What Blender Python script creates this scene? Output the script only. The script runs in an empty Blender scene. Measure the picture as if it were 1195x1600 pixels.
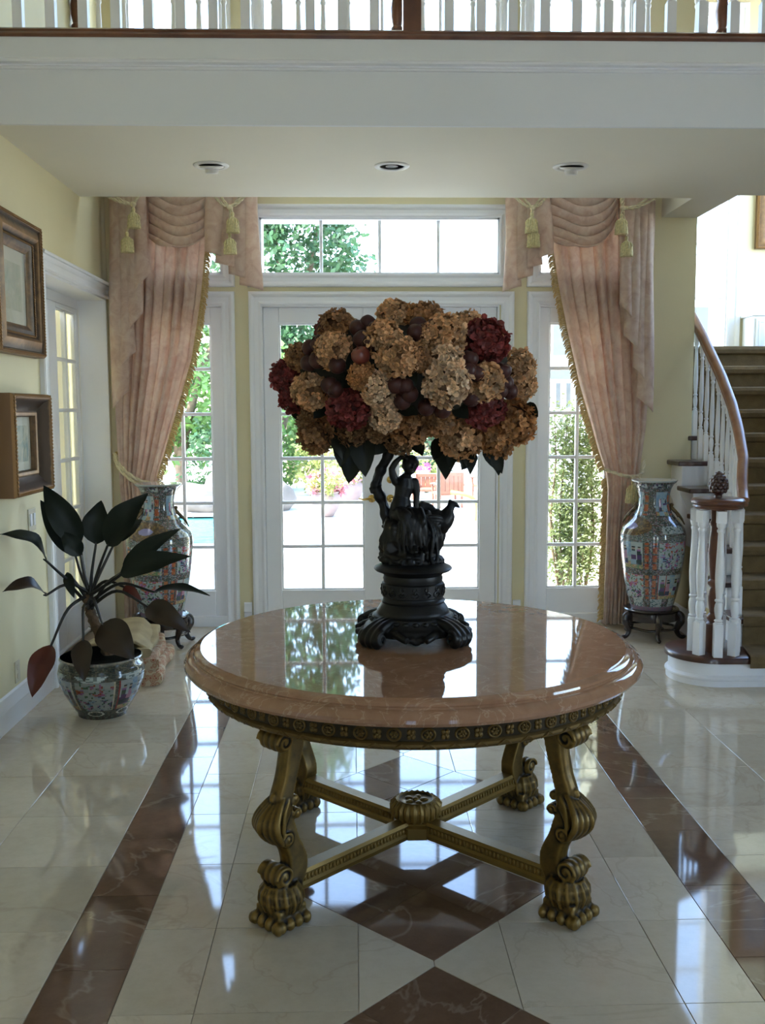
import bpy, bmesh, math, random
from mathutils import Vector, Matrix, noise
from math import sin, cos, pi, radians, sqrt, atan2

SC = bpy.context.scene
COL = SC.collection
# ---------------------------------------------------------------- camera, sky, sun, exposure
PITCH, YAW, ROLL, CAM_H, FOCAL = radians(5.847), radians(1.713), radians(0.215), 1.64, 1549.5
fwd = Vector((sin(YAW) * cos(PITCH), cos(YAW) * cos(PITCH), -sin(PITCH)))
rgt = Vector((cos(YAW), -sin(YAW), 0))
dwn = fwd.cross(rgt)
r2 = rgt * cos(ROLL) + dwn * sin(ROLL)
d2 = -rgt * sin(ROLL) + dwn * cos(ROLL)
cam_data = bpy.data.cameras.new('camera')
cam_data.sensor_fit = 'VERTICAL'
cam_data.sensor_height = 24.0
cam_data.sensor_width = 24.0
cam_data.lens = FOCAL / 1600 * 24.0
cam_data.clip_start = 0.05
cam_data.clip_end = 300
cam = bpy.data.objects.new('camera', cam_data)
COL.objects.link(cam)
m = Matrix.Identity(4)
for i in range(3):
    m[i][0], m[i][1], m[i][2] = r2[i], -d2[i], -fwd[i]
m[2][3] = CAM_H
cam.matrix_world = m
SC.camera = cam

world = bpy.data.worlds.new('world')
SC.world = world
world.use_nodes = True
wn = world.node_tree
wn.nodes.clear()
w_out = wn.nodes.new('ShaderNodeOutputWorld')
w_bg = wn.nodes.new('ShaderNodeBackground')
w_sky = wn.nodes.new('ShaderNodeTexSky')
w_sky.sky_type = 'NISHITA'
w_sky.sun_disc = False
w_sky.sun_elevation = radians(52)
w_sky.sun_rotation = radians(-95)
w_sky.air_density = 1.0
w_sky.dust_density = 1.2
w_sky.ozone_density = 1.0
w_bg.inputs['Strength'].default_value = 1.6
wn.links.new(w_sky.outputs[0], w_bg.inputs['Color'])
wn.links.new(w_bg.outputs[0], w_out.inputs['Surface'])

sun_data = bpy.data.lights.new('sun', 'SUN')
sun_data.energy = 15.0
sun_data.angle = radians(0.6)
sun_data.color = (1.0, 0.97, 0.92)
sun = bpy.data.objects.new('sun', sun_data)
COL.objects.link(sun)
sun.location = (-20, 8, 26)
sun.rotation_euler = Vector((-0.62, -0.025, 0.80)).to_track_quat('Z', 'Y').to_euler()

SC.view_settings.view_transform = 'Standard'
SC.view_settings.look = 'None'
SC.view_settings.gamma = 1.0
SC.view_settings.use_curve_mapping = False
SC.view_settings.exposure = 0.75
SC.cycles.max_bounces = 10
SC.cycles.diffuse_bounces = 6
SC.cycles.glossy_bounces = 5
SC.cycles.transparent_max_bounces = 16
SC.cycles.sample_clamp_indirect = 8.0
SC.cycles.caustics_reflective = False
SC.cycles.caustics_refractive = False

# ---------------------------------------------------------------- mesh helpers
class MB:
    def __init__(s):
        s.v, s.f, s.m, s.fc = [], [], [], []

    def add(s, vs, fs, mat=0, cols=None):
        b = len(s.v)
        s.v.extend([tuple(p) for p in vs])
        for i, f in enumerate(fs):
            s.f.append(tuple(b + k for k in f))
            s.m.append(mat)
            s.fc.append(cols[i] if cols else (1, 1, 1))
        return s

    def box(s, x0, y0, z0, x1, y1, z1, mat=0):
        x0, x1 = min(x0, x1), max(x0, x1)
        y0, y1 = min(y0, y1), max(y0, y1)
        z0, z1 = min(z0, z1), max(z0, z1)
        v = [(x0, y0, z0), (x1, y0, z0), (x1, y1, z0), (x0, y1, z0), (x0, y0, z1), (x1, y0, z1), (x1, y1, z1), (x0, y1, z1)]
        return s.add(v, [(0, 3, 2, 1), (4, 5, 6, 7), (0, 1, 5, 4), (1, 2, 6, 5), (2, 3, 7, 6), (3, 0, 4, 7)], mat)

    def obox(s, c, half, M, mat=0):
        c = Vector(c)
        v = []
        for sz in (-1, 1):
            for sx, sy in ((-1, -1), (1, -1), (1, 1), (-1, 1)):
                v.append(c + M @ Vector((sx * half[0], sy * half[1], sz * half[2])))
        return s.add(v, [(0, 3, 2, 1), (4, 5, 6, 7), (0, 1, 5, 4), (1, 2, 6, 5), (2, 3, 7, 6), (3, 0, 4, 7)], mat)

    def lathe(s, prof, n=32, c=(0, 0, 0), mat=0, M=None, colf=None):
        c = Vector(c)
        vs, fs, cols = [], [], []
        for (r, z) in prof:
            for k in range(n):
                a = 2 * pi * k / n
                p = Vector((r * cos(a), r * sin(a), z))
                vs.append((M @ p if M else p) + c)
        for i in range(len(prof) - 1):
            for k in range(n):
                k2 = (k + 1) % n
                fs.append((i * n + k, i * n + k2, (i + 1) * n + k2, (i + 1) * n + k))
                if colf:
                    cols.append(colf((k + .5) / n, i))
        if prof[0][0] > 1e-6:
            fs.append(tuple(range(n - 1, -1, -1)))
            cols.append((.7, .7, .7))
        if prof[-1][0] > 1e-6:
            fs.append(tuple((len(prof) - 1) * n + k for k in range(n)))
            cols.append((.7, .7, .7))
        return s.add(vs, fs, mat, cols if colf else None)

    def tube(s, pts, rad, n=8, mat=0, cap=True, flat=1.0, up=None, closed=False):
        pts = [Vector(p) for p in pts]
        if not isinstance(rad, (list, tuple)):
            rad = [rad] * len(pts)
        vs, fs = [], []
        N = len(pts)
        ref = Vector(up) if up else None
        for i, p in enumerate(pts):
            if closed:
                t = pts[(i + 1) % N] - pts[i - 1]
            else:
                t = pts[min(i + 1, N - 1)] - pts[max(i - 1, 0)]
            t.normalize()
            if ref is None:
                ref = Vector((0, 0, 1)) if abs(t.z) < .9 else Vector((1, 0, 0))
            a = ref - t * ref.dot(t)
            if a.length < 1e-5:
                a = t.orthogonal()
            a.normalize()
            if not up:
                ref = a
            b = t.cross(a)
            for k in range(n):
                th = 2 * pi * k / n
                vs.append(p + a * (cos(th) * rad[i]) + b * (sin(th) * rad[i] * flat))
        M_ = N if closed else N - 1
        for i in range(M_):
            j = (i + 1) % N
            for k in range(n):
                k2 = (k + 1) % n
                fs.append((i * n + k, i * n + k2, j * n + k2, j * n + k))
        if cap and not closed:
            fs.append(tuple(range(n - 1, -1, -1)))
            fs.append(tuple((N - 1) * n + k for k in range(n)))
        return s.add(vs, fs, mat)

    def grid(s, fn, nu, nv, mat=0, flip=False, colf=None):
        vs, fs, cols = [], [], []
        for j in range(nv + 1):
            for i in range(nu + 1):
                vs.append(fn(i / nu, j / nv))
        w = nu + 1
        for j in range(nv):
            for i in range(nu):
                q = (j * w + i, j * w + i + 1, (j + 1) * w + i + 1, (j + 1) * w + i)
                fs.append(q[::-1] if flip else q)
                if colf:
                    cols.append(colf((i + .5) / nu, (j + .5) / nv))
        return s.add(vs, fs, mat, cols if colf else None)

    def ell(s, c, r, nu=16, nv=10, mat=0, M=None, disp=None):
        c = Vector(c)
        vs, fs = [], []
        for j in range(nv + 1):
            ph = pi * j / nv
            for i in range(nu):
                a = 2 * pi * i / nu
                d = Vector((sin(ph) * cos(a), sin(ph) * sin(a), cos(ph)))
                k = 1 + (disp(d) if disp else 0)
                p = Vector((d.x * r[0] * k, d.y * r[1] * k, d.z * r[2] * k))
                vs.append((M @ p if M else p) + c)
        for j in range(nv):
            for i in range(nu):
                i2 = (i + 1) % nu
                fs.append((j * nu + i, (j + 1) * nu + i, (j + 1) * nu + i2, j * nu + i2))
        return s.add(vs, fs, mat)

    def prism(s, poly, z0, z1, mat=0, chamfer=0):
        n = len(poly)
        if chamfer:
            top = offset_poly(poly, -chamfer)
            vs = [(x, y, z0) for x, y in poly] + [(x, y, z1 - chamfer) for x, y in poly] + [(x, y, z1) for x, y in top]
            fs = [tuple(range(n - 1, -1, -1)), tuple(range(2 * n, 3 * n))]
            for l in (0, 1):
                for k in range(n):
                    k2 = (k + 1) % n
                    fs.append((l * n + k, l * n + k2, (l + 1) * n + k2, (l + 1) * n + k))
        else:
            vs = [(x, y, z0) for x, y in poly] + [(x, y, z1) for x, y in poly]
            fs = [tuple(range(n - 1, -1, -1)), tuple(range(n, 2 * n))]
            for k in range(n):
                k2 = (k + 1) % n
                fs.append((k, k2, n + k2, n + k))
        return s.add(vs, fs, mat)

    def sweep(s, pts, nrm, prof, closed=False, mat=0, side=None):
        """moulding: profile of (offset in the plane, height along the normal) swept on a mitred path"""
        pts = [Vector(p) for p in pts]
        nrm = Vector(nrm).normalized()
        N, K = len(pts), len(prof)
        vs, fs = [], []
        for i, p in enumerate(pts):
            tp = (p - pts[i - 1]).normalized() if (closed or i > 0) else None
            tn = (pts[(i + 1) % N] - p).normalized() if (closed or i < N - 1) else None
            tp = tp or tn
            tn = tn or tp
            a, b = nrm.cross(tp), nrm.cross(tn)
            mi = (a + b) / max(.15, 1 + a.dot(b))
            for (o, h) in prof:
                vs.append(p + mi * o + nrm * h)
        for i in range(N if closed else N - 1):
            j = (i + 1) % N
            for k in range(K):
                k2 = (k + 1) % K
                fs.append((i * K + k, j * K + k, j * K + k2, i * K + k2))
        if not closed:
            fs.append(tuple(range(K)))
            fs.append(tuple((N - 1) * K + k for k in range(K - 1, -1, -1)))
        n0 = len(s.f)
        s.add(vs, fs, mat)
        if side is not None:
            for i in range(len(fs)):
                if i % K == 0:
                    s.m[n0 + i] = side
        return s

    def mesh(s, name, mats, smooth=None, attr=None):
        me = bpy.data.meshes.new(name)
        me.from_pydata(s.v, [], s.f)
        for mt in (mats if isinstance(mats, (list, tuple)) else [mats]):
            me.materials.append(mt)
        if len(me.materials) > 1:
            me.polygons.foreach_set('material_index', s.m)
        if attr:
            a = me.attributes.new(attr, 'FLOAT_COLOR', 'FACE')
            flat = []
            for c in s.fc:
                flat.extend((c[0], c[1], c[2], 1.0))
            a.data.foreach_set('color', flat)
        bm = bmesh.new()
        bm.from_mesh(me)
        bmesh.ops.recalc_face_normals(bm, faces=bm.faces)
        bm.to_mesh(me)
        bm.free()
        if smooth is not None:
            me.polygons.foreach_set('use_smooth', [True] * len(me.polygons))
            if smooth < 179:
                me.set_sharp_from_angle(angle=radians(smooth))
        me.update()
        return me

    def build(s, name, mats, parent=None, smooth=None, attr=None, loc=None):
        return obj(name, s.mesh(name, mats, smooth, attr), parent, loc)


def offset_poly(poly, d):
    """move every edge of a counter-clockwise polygon outwards by d (inwards when negative)"""
    n = len(poly)
    out = []
    for i in range(n):
        p0, p1, p2 = Vector(poly[i - 1]), Vector(poly[i]), Vector(poly[(i + 1) % n])
        a, b = (p1 - p0).normalized(), (p2 - p1).normalized()
        na, nb = Vector((a.y, -a.x)), Vector((b.y, -b.x))
        k = 1 + na.dot(nb)
        mv = (na + nb) / max(k, .12)
        out.append((p1.x + mv.x * d, p1.y + mv.y * d))
    return out


def obj(name, me, parent=None, loc=None):
    o = bpy.data.objects.new(name, me)
    COL.objects.link(o)
    if parent:
        o.parent = parent
    if loc:
        o.location = loc
    return o


def thing(name, label, cat, loc=(0, 0, 0), group=None, rz=0):
    o = bpy.data.objects.new(name, None)
    o.empty_display_size = .1
    COL.objects.link(o)
    o.location = loc
    o.rotation_euler = (0, 0, rz)
    return tag(o, label, cat, group)


def tag(o, label, cat, group=None):
    o['label'] = label
    o['category'] = cat
    if group:
        o['group'] = group
    return o


def struct(o, label=None):
    o['kind'] = 'structure'
    if label:
        o['label'] = label
    return o


def sroot(name, label=None):
    o = bpy.data.objects.new(name, None)
    o.empty_display_size = .1
    COL.objects.link(o)
    return struct(o, label)


def remeshed(mb, name, mats, voxel, smooth_it=2):
    """fuse overlapping pieces of a modelled shape into one continuous surface"""
    me = mb.mesh(name, mats)
    o = bpy.data.objects.new('tmp', me)
    COL.objects.link(o)
    r = o.modifiers.new('r', 'REMESH')
    r.mode = 'VOXEL'
    r.voxel_size = voxel
    r.use_smooth_shade = True
    if smooth_it:
        sm = o.modifiers.new('s', 'SMOOTH')
        sm.iterations = smooth_it
        sm.factor = .5
    dg = bpy.context.evaluated_depsgraph_get()
    out = bpy.data.meshes.new_from_object(o.evaluated_get(dg))
    out.name = name
    if not len(out.materials):
        out.materials.append(mats if not isinstance(mats, list) else mats[0])
    bpy.data.objects.remove(o)
    bpy.data.meshes.remove(me)
    return out


def bevel(o, w=.004, seg=2):
    b = o.modifiers.new('bevel', 'BEVEL')
    b.width = w
    b.segments = seg
    b.limit_method = 'ANGLE'
    b.angle_limit = radians(40)
    return o


def lerp(a, b, t):
    return a + (b - a) * t


def curve(keys, t):
    """piecewise smooth interpolation of [(t, value...)]"""
    if t <= keys[0][0]:
        return keys[0][1]
    for a, b in zip(keys, keys[1:]):
        if t <= b[0]:
            k = (t - a[0]) / (b[0] - a[0])
            return lerp(a[1], b[1], k)
    return keys[-1][1]


def spline(pts, n):
    """Catmull-Rom through the points"""
    pts = [Vector(p) for p in pts]
    P = [pts[0] * 2 - pts[1]] + pts + [pts[-1] * 2 - pts[-2]]
    out = []
    for i in range(1, len(P) - 2):
        for k in range(n):
            t = k / n
            a, b, c, d = P[i - 1], P[i], P[i + 1], P[i + 2]
            out.append(.5 * ((2 * b) + (c - a) * t + (2 * a - 5 * b + 4 * c - d) * t * t + (3 * b - a - 3 * c + d) * t ** 3))
    out.append(pts[-1].copy())
    return out


# ---------------------------------------------------------------- materials
def new_mat(name):
    mt = bpy.data.materials.new(name)
    mt.use_nodes = True
    nt = mt.node_tree
    nt.nodes.clear()
    out = nt.nodes.new('ShaderNodeOutputMaterial')
    b = nt.nodes.new('ShaderNodeBsdfPrincipled')
    nt.links.new(b.outputs[0], out.inputs['Surface'])
    return mt, nt, b, out


def node(nt, kind, **kw):
    n = nt.nodes.new(kind)
    for k, v in kw.items():
        setattr(n, k, v)
    return n


def ramp(nt, fac, stops):
    r = nt.nodes.new('ShaderNodeValToRGB')
    e = r.color_ramp.elements
    e[0].position, e[0].color = stops[0][0], (*stops[0][1], 1)
    e[1].position, e[1].color = stops[-1][0], (*stops[-1][1], 1)
    for p, c in stops[1:-1]:
        x = e.new(p)
        x.color = (*c, 1)
    nt.links.new(fac, r.inputs[0])
    return r.outputs[0]


def mix(nt, fac, a, b, mode='MIX'):
    n = nt.nodes.new('ShaderNodeMix')
    n.data_type = 'RGBA'
    n.blend_type = mode
    for sock, val in ((n.inputs[0], fac), (n.inputs[6], a), (n.inputs[7], b)):
        if hasattr(val, 'is_linked') or hasattr(val, 'node'):
            nt.links.new(val, sock)
        elif isinstance(val, (int, float)):
            sock.default_value = val
        else:
            sock.default_value = (*val, 1)
    return n.outputs[2]


def noise_tex(nt, scale, detail=4, rough=.55, dist=0, co=None, kind='Object'):
    if co is None:
        tc = nt.nodes.new('ShaderNodeTexCoord')
        co = tc.outputs[kind]
    n = nt.nodes.new('ShaderNodeTexNoise')
    n.inputs['Scale'].default_value = scale
    n.inputs['Detail'].default_value = detail
    n.inputs['Roughness'].default_value = rough
    n.inputs['Distortion'].default_value = dist
    nt.links.new(co, n.inputs['Vector'])
    return n.outputs['Fac']


def add_bump(nt, b, h, strength=.2, dist=.01):
    n = nt.nodes.new('ShaderNodeBump')
    n.inputs['Strength'].default_value = strength
    n.inputs['Distance'].default_value = dist
    nt.links.new(h, n.inputs['Height'])
    nt.links.new(n.outputs[0], b.inputs['Normal'])


def simple(name, col, rough=.5, metal=0, var=.06, scale=6, bump=0, bscale=60, col2=None, coat=0, spec=.5):
    mt, nt, b, _ = new_mat(name)
    f = noise_tex(nt, scale)
    c2 = col2 or tuple(max(0, x * (1 - 2.2 * var)) for x in col)
    nt.links.new(ramp(nt, f, [(.3, c2), (.7, col)]), b.inputs['Base Color'])
    b.inputs['Roughness'].default_value = rough
    b.inputs['Metallic'].default_value = metal
    b.inputs['Specular IOR Level'].default_value = spec
    if coat:
        b.inputs['Coat Weight'].default_value = coat
        b.inputs['Coat Roughness'].default_value = .06
    if bump:
        add_bump(nt, b, noise_tex(nt, bscale), bump)
    return mt


def marble(name, base, dark, vein, rough=.05, vscale=2.2, tile=True, veinamt=.5, cloud=1.6):
    mt, nt, b, _ = new_mat(name)
    g = nt.nodes.new('ShaderNodeNewGeometry')
    co = g.outputs['Position']
    if tile:
        oi = nt.nodes.new('ShaderNodeObjectInfo')
        v = node(nt, 'ShaderNodeVectorMath', operation='SCALE')
        v.inputs[0].default_value = (37, 53, 29)
        nt.links.new(oi.outputs['Random'], v.inputs['Scale'])
        a = node(nt, 'ShaderNodeVectorMath', operation='ADD')
        nt.links.new(co, a.inputs[0])
        nt.links.new(v.outputs[0], a.inputs[1])
        co = a.outputs[0]
    c = ramp(nt, noise_tex(nt, cloud, 6, .6, .6, co), [(.3, dark), (.65, base)])
    c = mix(nt, .35, c, ramp(nt, noise_tex(nt, 22, 5, .7, 0, co), [(.35, dark), (.6, base)]))
    vn = noise_tex(nt, vscale, 5, .55, 1.4, co)
    line = ramp(nt, vn, [(.485, (0, 0, 0)), (.5, (1, 1, 1)), (.515, (0, 0, 0))])
    vm = node(nt, 'ShaderNodeMath', operation='MULTIPLY')
    nt.links.new(line, vm.inputs[0])
    vm.inputs[1].default_value = veinamt
    c = mix(nt, vm.outputs[0], c, vein)
    if tile:
        hv = nt.nodes.new('ShaderNodeHueSaturation')
        mr = nt.nodes.new('ShaderNodeMapRange')
        mr.inputs[3].default_value, mr.inputs[4].default_value = .9, 1.08
        nt.links.new(oi.outputs['Random'], mr.inputs[0])
        nt.links.new(mr.outputs[0], hv.inputs['Value'])
        nt.links.new(c, hv.inputs['Color'])
        c = hv.outputs[0]
    nt.links.new(c, b.inputs['Base Color'])
    b.inputs['Roughness'].default_value = rough
    b.inputs['IOR'].default_value = 1.55
    return mt


def carved(name, low, high, metal=.5, rough=.4, lo=.44, hi=.54, patina=.10, spec=.5):
    """aged gilding or bronze: dark in the hollows of the carving, worn bright on its ridges"""
    mt, nt, b, _ = new_mat(name)
    g = nt.nodes.new('ShaderNodeNewGeometry')
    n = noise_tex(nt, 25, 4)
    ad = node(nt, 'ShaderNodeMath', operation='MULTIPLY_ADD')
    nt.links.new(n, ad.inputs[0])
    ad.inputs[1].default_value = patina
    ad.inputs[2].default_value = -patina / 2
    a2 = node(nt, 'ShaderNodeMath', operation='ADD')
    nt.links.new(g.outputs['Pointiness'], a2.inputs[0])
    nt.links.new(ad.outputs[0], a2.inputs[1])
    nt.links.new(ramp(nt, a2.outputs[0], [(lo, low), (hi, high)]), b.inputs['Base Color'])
    b.inputs['Metallic'].default_value = metal
    b.inputs['Roughness'].default_value = rough
    b.inputs['Specular IOR Level'].default_value = spec
    add_bump(nt, b, noise_tex(nt, 140, 3), .12, .003)
    return mt


def painted(name, attr, rough=.12, coat=.6):
    """glazed porcelain or print: the colours are the decoration laid on face by face"""
    mt, nt, b, _ = new_mat(name)
    a = nt.nodes.new('ShaderNodeAttribute')
    a.attribute_name = attr
    nt.links.new(a.outputs['Color'], b.inputs['Base Color'])
    b.inputs['Roughness'].default_value = rough
    b.inputs['Coat Weight'].default_value = coat
    b.inputs['Coat Roughness'].default_value = .05
    return mt


def cloth(name, c1, c2, c3, transl=.25, scale=9):
    mt, nt, b, out = new_mat(name)
    f = noise_tex(nt, scale, 6, .65, .8)
    c = ramp(nt, f, [(.32, c2), (.5, c1), (.68, c3)])
    nt.links.new(c, b.inputs['Base Color'])
    b.inputs['Roughness'].default_value = .75
    b.inputs['Sheen Weight'].default_value = .25
    tr = nt.nodes.new('ShaderNodeBsdfTranslucent')
    nt.links.new(c, tr.inputs['Color'])
    ms = nt.nodes.new('ShaderNodeMixShader')
    ms.inputs[0].default_value = transl
    nt.links.new(b.outputs[0], ms.inputs[1])
    nt.links.new(tr.outputs[0], ms.inputs[2])
    nt.links.new(ms.outputs[0], out.inputs['Surface'])
    add_bump(nt, b, noise_tex(nt, 260, 2), .08, .002)
    return mt


def leafy(name, c1, c2, transl=.3, rough=.45, scale=3, spec=.5):
    mt, nt, b, out = new_mat(name)
    a = nt.nodes.new('ShaderNodeAttribute')
    a.attribute_name = 'tint'
    f = noise_tex(nt, scale, 3)
    c = mix(nt, 1.0, ramp(nt, f, [(.3, c1), (.7, c2)]), a.outputs['Color'], 'MULTIPLY')
    nt.links.new(c, b.inputs['Base Color'])
    b.inputs['Roughness'].default_value = rough
    b.inputs['Specular IOR Level'].default_value = spec
    if transl:
        tr = nt.nodes.new('ShaderNodeBsdfTranslucent')
        nt.links.new(c, tr.inputs['Color'])
        ms = nt.nodes.new('ShaderNodeMixShader')
        ms.inputs[0].default_value = transl
        nt.links.new(b.outputs[0], ms.inputs[1])
        nt.links.new(tr.outputs[0], ms.inputs[2])
        nt.links.new(ms.outputs[0], out.inputs['Surface'])
    return mt


def glass_pane(name, ior=1.35):
    mt, nt, b, out = new_mat(name)
    nt.nodes.remove(b)
    t = nt.nodes.new('ShaderNodeBsdfTransparent')
    t.inputs[0].default_value = (.97, .98, .97, 1)
    g = nt.nodes.new('ShaderNodeBsdfGlossy')
    g.inputs['Roughness'].default_value = .0
    fr = nt.nodes.new('ShaderNodeFresnel')
    fr.inputs[0].default_value = ior
    ge = nt.nodes.new('ShaderNodeNewGeometry')
    inv = node(nt, 'ShaderNodeMath', operation='SUBTRACT')
    inv.inputs[0].default_value = 1.0
    nt.links.new(ge.outputs['Backfacing'], inv.inputs[1])
    fm_ = node(nt, 'ShaderNodeMath', operation='MULTIPLY')
    nt.links.new(fr.outputs[0], fm_.inputs[0])
    nt.links.new(inv.outputs[0], fm_.inputs[1])
    ms = nt.nodes.new('ShaderNodeMixShader')
    nt.links.new(fm_.outputs[0], ms.inputs[0])
    nt.links.new(t.outputs[0], ms.inputs[1])
    nt.links.new(g.outputs[0], ms.inputs[2])
    nt.links.new(ms.outputs[0], out.inputs['Surface'])
    return mt


WHITE = simple('white_paint', (.85, .86, .88), .32, var=.012, scale=3)
WALLY = simple('yellow_wall_paint', (.75, .68, .44), .65, var=.02, scale=2, bump=.03, bscale=90)
WALLT = simple('tan_low_bounce_wall', (.40, .35, .26), .65, var=.02, scale=2)  # unseen walls, tone darkened to bounce less light into the foyer
CEIL = simple('cream_ceiling_paint', (.76, .72, .60), .8, var=.015, scale=1.5)
FASCIA = simple('white_wall_paint', (.76, .77, .77), .7, var=.012, scale=1.5)
WOOD = simple('mahogany', (.17, .062, .028), .3, var=.2, scale=9, coat=.4, col2=(.085, .028, .014))
WOODL = simple('oak_handrail', (.30, .135, .055), .32, scale=12, coat=.3, col2=(.19, .075, .03))
DARKWOOD = simple('dark_rosewood', (.022, .012, .010), .25, scale=10, coat=.4)
CREAM = marble('cream_marble', (.585, .515, .40), (.49, .42, .31), (.36, .27, .18), .045, 1.3, veinamt=.28)
BROWN = marble('brown_marble', (.185, .112, .072), (.115, .068, .044), (.50, .40, .30), .05, 1.3, veinamt=.26)
GROUT = simple('grout', (.40, .33, .25), .8)
ROSE = marble('rose_marble', (.335, .185, .112), (.25, .13, .075), (.56, .40, .29), .03, 6, tile=False, veinamt=.40, cloud=9)
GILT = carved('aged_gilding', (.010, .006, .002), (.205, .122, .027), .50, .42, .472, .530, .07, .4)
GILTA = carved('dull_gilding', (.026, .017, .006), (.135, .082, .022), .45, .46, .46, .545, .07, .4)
GILTF = carved('gilt_frame', (.05, .026, .010), (.27, .145, .05), .35, .45, .45, .53)
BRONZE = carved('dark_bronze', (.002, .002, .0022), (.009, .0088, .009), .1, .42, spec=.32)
BRASS = simple('brass', (.62, .42, .13), .2, 1.0)
DAMASK = cloth('rose_damask', (.75, .585, .475), (.65, .465, .365), (.82, .69, .565), .40, 12)
ROPE = simple('gold_rope', (.78, .68, .45), .7, var=.15, scale=60)
TASSEL = simple('gold_tassel', (.80, .70, .38), .7, var=.18, scale=80)
FRINGE = cloth('gold_fringe', (.66, .48, .22), (.50, .33, .13), (.76, .58, .30), .3, 60)
CARPET = simple('brown_carpet', (.185, .125, .055), .95, var=.15, scale=14, bump=.6, bscale=220)
GLASS = glass_pane('window_glass')
PGLASS = glass_pane('picture_glass', 1.52)
PLASTIC = simple('cream_plastic', (.62, .56, .42), .4)
# ---------------------------------------------------------------- the room
XL, XR, YB, YF, ZC = -1.80, 4.60, 7.50, -3.2, 6.2
XRW = 2.58          # right end of the garden wall; the stair hall opens beyond it

floor = struct(obj('floor', MB().box(XL - .02, YF, -.12, XR, YB, -.0045).box(XRW - .1, YB, -.12, XR, 10, -.0045).box(-2.04, 5.9, -.12, XL, YB, -.0045).mesh('floor', GROUT)))
# --- floor tiles, each laid as its own piece
T = .4517
G = .0011
xs_l = [-1.80, -1.35, -.898]
inner = [-.671, -.445, .007, .459, .911, 1.137]
xs_r = [1.364, 1.816, 2.268, 2.72, 3.17]
CX = .233
R0 = 2.5726
HD = .437
tile_mesh = {}


def tile(poly, mt):
    cx = sum(p[0] for p in poly) / len(poly)
    cy = sum(p[1] for p in poly) / len(poly)
    key = (mt.name, tuple((round(x - cx, 3), round(y - cy, 3)) for x, y in poly))
    if key not in tile_mesh:
        loc = [(x - cx, y - cy) for x, y in poly]
        tile_mesh[key] = MB().prism(offset_poly(loc, -G), -.012, 0, 0, .0008).mesh('tile', mt)
    return obj('tile', tile_mesh[key], floor, (cx, cy, 0))


def rect(x0, y0, x1, y1):
    return [(x0, y0), (x1, y0), (x1, y1), (x0, y1)]


for k in range(-3, 11):
    y0 = R0 + T * k
    y1 = min(y0 + T, YB)
    for a, b in list(zip(xs_l, xs_l[1:])):
        if y0 > 2.5 or a > -1.4:
            tile(rect(a, y0, b, y1), CREAM)
    for a, b in list(zip(xs_r, xs_r[1:])):
        if y0 > 2.0 + (a - 1.3) * 1.5:
            tile(rect(a, y0, b, y1), CREAM)
    for a, b in ((-.671, -.445), (.911, 1.137)):
        tile(rect(a, y0, b, y1), CREAM)
    yc = y0 + T / 2
    if (k - 1) % 2 == 0:           # the row a big diamond is centred in
        for s in (-1, 1):
            pts = [(-.445, y0), (.007, y0), (.007, yc - .211), (CX - HD, yc), (.007, yc + .211), (.007, y1), (-.445, y1)]
            if s > 0:
                pts = [(2 * CX - x, y) for x, y in pts][::-1]
            tile(pts, CREAM)
        h = HD / 2
        for dx, dy in ((-h, 0), (h, 0), (0, -h), (0, h)):
            c = (CX + dx, yc + dy)
            if c[1] < YB - .3:
                tile([(c[0], c[1] - h), (c[0] + h, c[1]), (c[0], c[1] + h), (c[0] - h, c[1])], BROWN)
    else:
        for s in (-1, 1):
            tile(rect(-.445, y0, .007, y1) if s < 0 else rect(.459, y0, .911, y1), CREAM)
            if y1 - y0 > .3:
                pts = [(.007, yc - .241), (CX, yc - .0147), (CX, yc + .0147), (.007, yc + .241)]
                if s > 0:
                    pts = [(2 * CX - x, y) for x, y in pts][::-1]
                tile(pts, CREAM)
    for a, b in ((-.898, -.671), (1.137, 1.364)):
        tile(rect(a, y0 + T / 2, b, min(y1 + T / 2, YB)), BROWN)
# plain marble where the camera does not see single tiles
obj('floor_marble', MB().box(XL, YF, -.02, XR, 1.2, -.0005).box(3.17, 1.2, -.02, XR, YB, -.0005).mesh('floor_marble', CREAM), floor)


def wall_cells(mb, us, vs, holes, fn):
    """solid cells of a wall pierced by rectangular openings (u0, v0, u1, v1)"""
    us = sorted(set(us + [h[i] for h in holes for i in (0, 2)]))
    vs = sorted(set(vs + [h[i] for h in holes for i in (1, 3)]))
    for u0, u1 in zip(us, us[1:]):
        run = None
        for v0, v1 in zip(vs, vs[1:]):
            um, vm = (u0 + u1) / 2, (v0 + v1) / 2
            if any(h[0] < um < h[2] and h[1] < vm < h[3] for h in holes):
                if run:
                    fn(mb, u0, run[0], u1, run[1])
                run = None
            else:
                run = (run[0], v1) if run else (v0, v1)
        if run:
            fn(mb, u0, run[0], u1, run[1])
    return mb


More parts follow.
